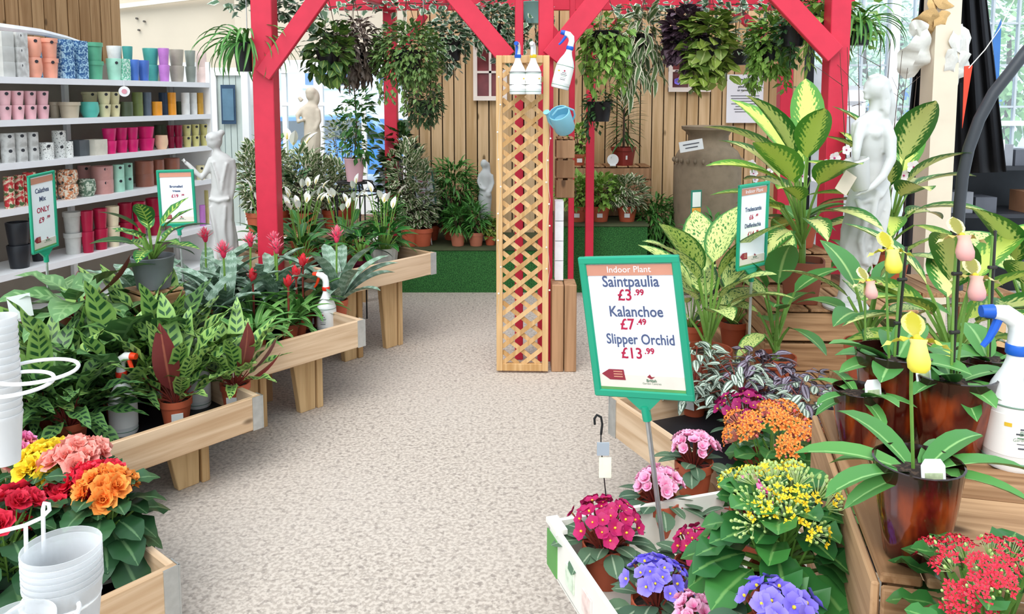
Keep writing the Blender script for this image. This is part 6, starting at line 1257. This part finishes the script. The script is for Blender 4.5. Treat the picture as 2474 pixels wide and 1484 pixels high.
# black curtain: pleated sheet
CUR = plain('black_cloth', '0f1016', .85, var=.3); ct = thing('black_curtain', 'long black curtain hanging behind the cream post', 'curtain', (0, 0, 0)); mb = MB(); n = 46; vs = []; 
for i in range(n+1):
    f = i/n; yb = lerp(425, 415, f); topx = lerp(2222, 2385, f); botx = lerp(2185, 2432, f); Y = 5.5+.05*sin(f*40)
    for g, (xx, yy) in enumerate(((topx, -180), (topx, 0), (lerp(topx, botx, .5), 200), (botx, yb if f > .35 else 380))): vs.append(ony(xx, yy, Y+.02*g*sin(f*23)))
mb.add(vs, [(i*4+j, i*4+4+j, i*4+5+j, i*4+1+j) for i in range(n) for j in range(3)]); o = mb.obj('cloth', CUR, ct); so = o.modifiers.new('thick', 'SOLIDIFY'); so.thickness = .006
MB().tube([ony(2190, -182, 5.5), ony(2420, -182, 5.5)], .012, 8).obj('curtain_rail', STEEL, ct)
# irrigation hose
hp = [ony(x_, y_, 3.9) for x_, y_ in ((2520, 75), (2474, 130), (2440, 175), (2400, 225), (2365, 290), (2340, 360), (2325, 430), (2318, 500), (2314, 580), (2312, 700))]
tag(MB().tube(hp, .028, 10).obj('hoop_pipe', plain('grey_pipe', '3a3d42', .45)), 'dark grey curved hoop pipe rising to the roof on the right', 'pipe')
# bunting
bn = thing('bunting', 'string of bunting with a red flag and a blue flag by the curtain', 'bunting', (0, 0, 0)); MB().tube([ony(a, b, 4.7) for a, b in ((2470, -40), (2440, 20), (2415, 70), (2380, 120), (2340, 165))], .003, 5).obj('cord', PAPW, bn)
def flag(pts, m):
    v = [ony(a, b, 4.7) for a, b in pts]; MB().add(v+[q+Vector((0, .004, 0)) for q in v], [(0, 1, 2), (5, 4, 3), (0, 3, 4, 1), (1, 4, 5, 2), (2, 5, 3, 0)]).obj('flag', m, bn, sm=False)
flag([(2330, 160), (2350, 158), (2325, 310)], plain('flag_red', 'd8442c', .7)); flag([(2398, 95), (2420, 45), (2412, 235)], plain('flag_blue', '3f74b8', .7))
# dark shelving with papers and stock
ds = thing('metal_rack', 'dark metal display rack with shelves behind the curtain', 'rack', (ony(2420, 400, 5.9).x, 6.1, 0)); DK = plain('rack_dark', '2b2d33', .5, var=.2)
MB().box((.05, .24, .58), (1.1, .02, 1.1)).obj('back_panel', DK, ds, sm=False); MB().box((-.47, 0, .58), (.02, .5, 1.1)).obj('side_panel', DK, ds, sm=False)
for z in (.35, .72, 1.08): MB().box((.05, 0, z), (1.1, .5, .03)).obj('shelf', DK, ds, sm=False)
for sx in (-.48, .58):
    for sy in (-.23, .23): MB().box((sx, sy, .75), (.04, .04, 1.5)).obj('upright', DK, ds, sm=False)
r = random.Random(4)
for i in range(9):
    z = (.366, .736, 1.096)[i % 3]; o = MB().box((0, 0, .06), (.16, .2, .12+.04*(i % 2))).obj('stock_box', plain('stock_%d' % (i % 4), ('5a5d66', '8c8f96', '3c4048', 'a87a5c')[i % 4], .6), None, sm=False); o.location = (ds.location.x-.38+.28*(i//3)+.1*(i % 2), 6.0, z+.02*(i % 2)); tag(o, '%s stock box on the dark metal rack' % ('slate grey', 'light grey', 'charcoal', 'brown')[i % 4], 'box', 'stock boxes on the rack')
a = ony(2450, 425, 5.6); cdk = thing('paper_card', 'white card leaning on the dark rack', 'card', (a.x, 5.85, 1.096)); MB().box((0, 0, .1), (.15, .006, .2)).obj('card', PAPER, cdk, sm=False)
for i in range(3): MB().box((0, -.005, .14-.03*i), (.09, .003, .008)).obj('text_line', INKD, cdk, sm=False)
# trees outside the glass
for i, (px, Y, h, R) in enumerate(((2080, 17, 4.2, 1.3), (2170, 21, 4.8, 1.6), (2430, 14, 3.6, 1.2), (2530, 17.5, 4.4, 1.6), (2010, 25.5, 4.8, 1.5))):
    x_ = ony(px, 300, Y).x; t = thing('tree', ('pale leafy tree seen through the glass wall left of the curtain', 'leafy green tree seen through the glass wall right of the curtain')[1 if i in (2, 3) else 0], 'tree', (x_, Y, -.17), 0, 'trees outside the glass wall'); rr = random.Random(i)
    MB().tube([(0, 0, 0), (.05, 0, h*.4), (0, .05, h*.8)], [.1, .08, .03], 8).obj('trunk', STEMD, t); bush_obj(t, leafmat('leaf_tree', '6a9a5c', '8fb87c') if i in (2, 3) else leafmat('leaf_tree_pale', '9ab89a', 'b4ccb0'), ell(900, (0, 0, h*.62), (R, R, h*.36), rr, .3), name='crown', ld=SMALL, L=(.16, .26), rnd=rr)
# bare twigs standing behind the statue
tw = thing('twig_spray', 'bare branching twigs standing behind the big statue', 'branches', tuple(ony(2130, 330, 4.6))); tw.location.z = 0; r = random.Random(9); mb = MB(); o0 = Vector(tw.location)
for i in range(9):
    e = ony(2030+i*24+r.uniform(-10, 10), 130+r.uniform(-40, 60), 4.6)-o0; m_ = e*.55+Vector((r.uniform(-.05, .05), 0, 0)); mb.tube([(0, 0, .3), m_, e], [.006, .004, .0015], 5)
    for j in range(3): f = r.uniform(.55, .95); q = e*f; mb.tube([q, q+Vector((r.uniform(-.2, .2), r.uniform(-.05, .05), r.uniform(.02, .15)))], [.002, .001], 4)
mb.obj('twigs', STEMD, tw); MB().lathe([(0, 0), (.09, 0), (.12, .3), (.11, .34), (.09, .33), (0, .3)], 16).obj('pot', BLACKP, tw)

# ================================================================ white wire rack and clear pots (near left)
WW = plain('white_wire', 'f6f6f6', .3, var=.02)
def clearmat(name, col, rough=.12, a=.45):
    m = bpy.data.materials.new(name); m.use_nodes = True; nt = m.node_tree; nt.nodes.clear(); out = nd(nt, 'OutputMaterial'); tr = nd(nt, 'BsdfTransparent', {0: (.98, .99, 1, 1)})
    df = nd(nt, 'BsdfDiffuse', {0: c4(col)}); tl_ = nd(nt, 'BsdfTranslucent', {0: c4(col)}); m1 = nd(nt, 'MixShader', {0: .35, 1: df.outputs[0], 2: tl_.outputs[0]}); gl_ = nd(nt, 'BsdfGlossy', {'Roughness': rough}); pb = nd(nt, 'MixShader', {0: .12, 1: m1.outputs[0], 2: gl_.outputs[0]}); fr = nd(nt, 'LayerWeight', {'Blend': .35}); f = ma(nt, 'ADD', ma(nt, 'MULTIPLY', fr.outputs[1], .55), a)
    mx = nd(nt, 'MixShader', {0: f, 1: tr.outputs[0], 2: pb.outputs[0]}); nt.links.new(mx.outputs[0], out.inputs[0]); MATS[name] = m; return m
CLR = clearmat('clear_plastic', (1, 1, 1), .12, .26); MILK = clearmat('milky_plastic', hexc('fafafa'), .3, .7)
k = 1.23/F; rp = ony(148, 1300, 1.23); rk = thing('wire_rack', 'white wire display rack with rings for plastic pots', 'rack', (rp.x-.06, rp.y+.02, 0))
R0 = Vector(rk.location)
def wp(px, py, Y=1.23): return ony(px, py, Y)-R0
MB().tube([wp(x_, y_, 1.3) for x_, y_ in ((-60, 1300), (0, 1285), (60, 1270), (100, 1252), (120, 1232), (118, 1218), (107, 1216), (104, 1230), (106, 1340), (107, 1480), (108, 1700))], .0035, 7).obj('hook_wire', WW, rk)
MB().tube([wp(62, 1270, 1.28), wp(65, 1420, 1.28), wp(66, 1700, 1.28)], .0035, 7).obj('upright', WW, rk)
def hoop(px, py, rpx, Y, name='ring'):
    c = wp(px, py, Y); r_ = rpx*Y/F; return MB().tube([(c.x+r_*cos(2*pi*i/32), c.y+r_*sin(2*pi*i/32), c.z) for i in range(32)], .0038, 7, close=True).obj(name, WW, rk)
hoop(-8, 962, 40, 1.5); hoop(148, 1442, 88, 1.23); hoop(95, 1492, 90, 1.16); hoop(88, 897, 92, 1.5); hoop(28, 928, 92, 1.45)
MB().tube([wp(0, 900, 1.5), wp(-60, 905, 1.5), wp(-70, 1700, 1.5)], .004, 7).obj('upright', WW, rk); MB().tube([wp(-60, 930, 1.45), wp(-75, 935, 1.45), wp(-80, 1700, 1.45)], .004, 7).obj('upright', WW, rk)
mb = MB(); mb.box((0, 0, .01), (.5, .5, .02)); o = mb.obj('base_plate', WW, rk, sm=False)
# nested clear pots
def nest(px, pyt, Y, rpx, n, label, m, step=.011, name='clear_pot', h=.13):
    c = ony(px, pyt, Y); r_ = rpx*Y/F
    for i in range(n):
        o = MB().lathe([(r_*.74, -h), (r_*.97, -.008), (r_, -.006), (r_, 0), (r_*.975, 0), (r_*.96, -.008), (r_*.73, -h+.003), (0, -h+.003), (0, -h), (r_*.74, -h)][:8], 32).obj(name, m, None); o.location = (c.x, c.y, c.z-i*step); tag(o, label, 'plastic pot', label.split(' in ')[0])
nest(148, 1318, 1.23, 93, 6, 'clear plastic orchid pot nested in the white wire ring', CLR)
nest(-8, 765, 1.5, 44, 14, 'milky plastic pot in the tall nested stack beside the wire rings', MILK, .015, 'milky_pot', .1)
nest(40, 1500, 1.12, 90, 2, 'clear plastic pot in the lowest ring of the rack', CLR)

# ---------------------------------------------------------------- small things among the left tables
p = onz(474, 805, .57); spray((p.x, p.y, .24), 'white spray bottle with a blue trigger hidden among the rattlesnake plants', 'blue', RAD(160), 1.1)
p = ony(82, 735, 3.3); cdw = thing('price_card', 'tilted white card on a stick behind the dark rattlesnake plants', 'card', (p.x, p.y, .242), RAD(35)); o = MB().box((0, 0, p.z-.242), (.085, .003, .1)).obj('card', TAGW, cdw, sm=False); MB().tube([(0, .004, 0), (0, .004, p.z-.242)], .003, 5).obj('stick', STEEL, cdw); cdw.rotation_euler = (0, RAD(-6), RAD(35))
CARD = plain('cardboard', 'a8805a', .8, var=.08)
p = onz(655, 985, 0); bxx = thing('cardboard_box', 'brown cardboard box on the floor under the middle tray table', 'box', (p.x-.22, p.y+.12, 0), RAD(30)); MB().box((0, 0, .13), (.32, .26, .26)).obj('carton', CARD, bxx, sm=False, bevel=.003)
for sy in (-1, 1): MB().box((0, sy*.066, .262), (.31, .126, .004)).obj('flap', CARD, bxx, sm=False)
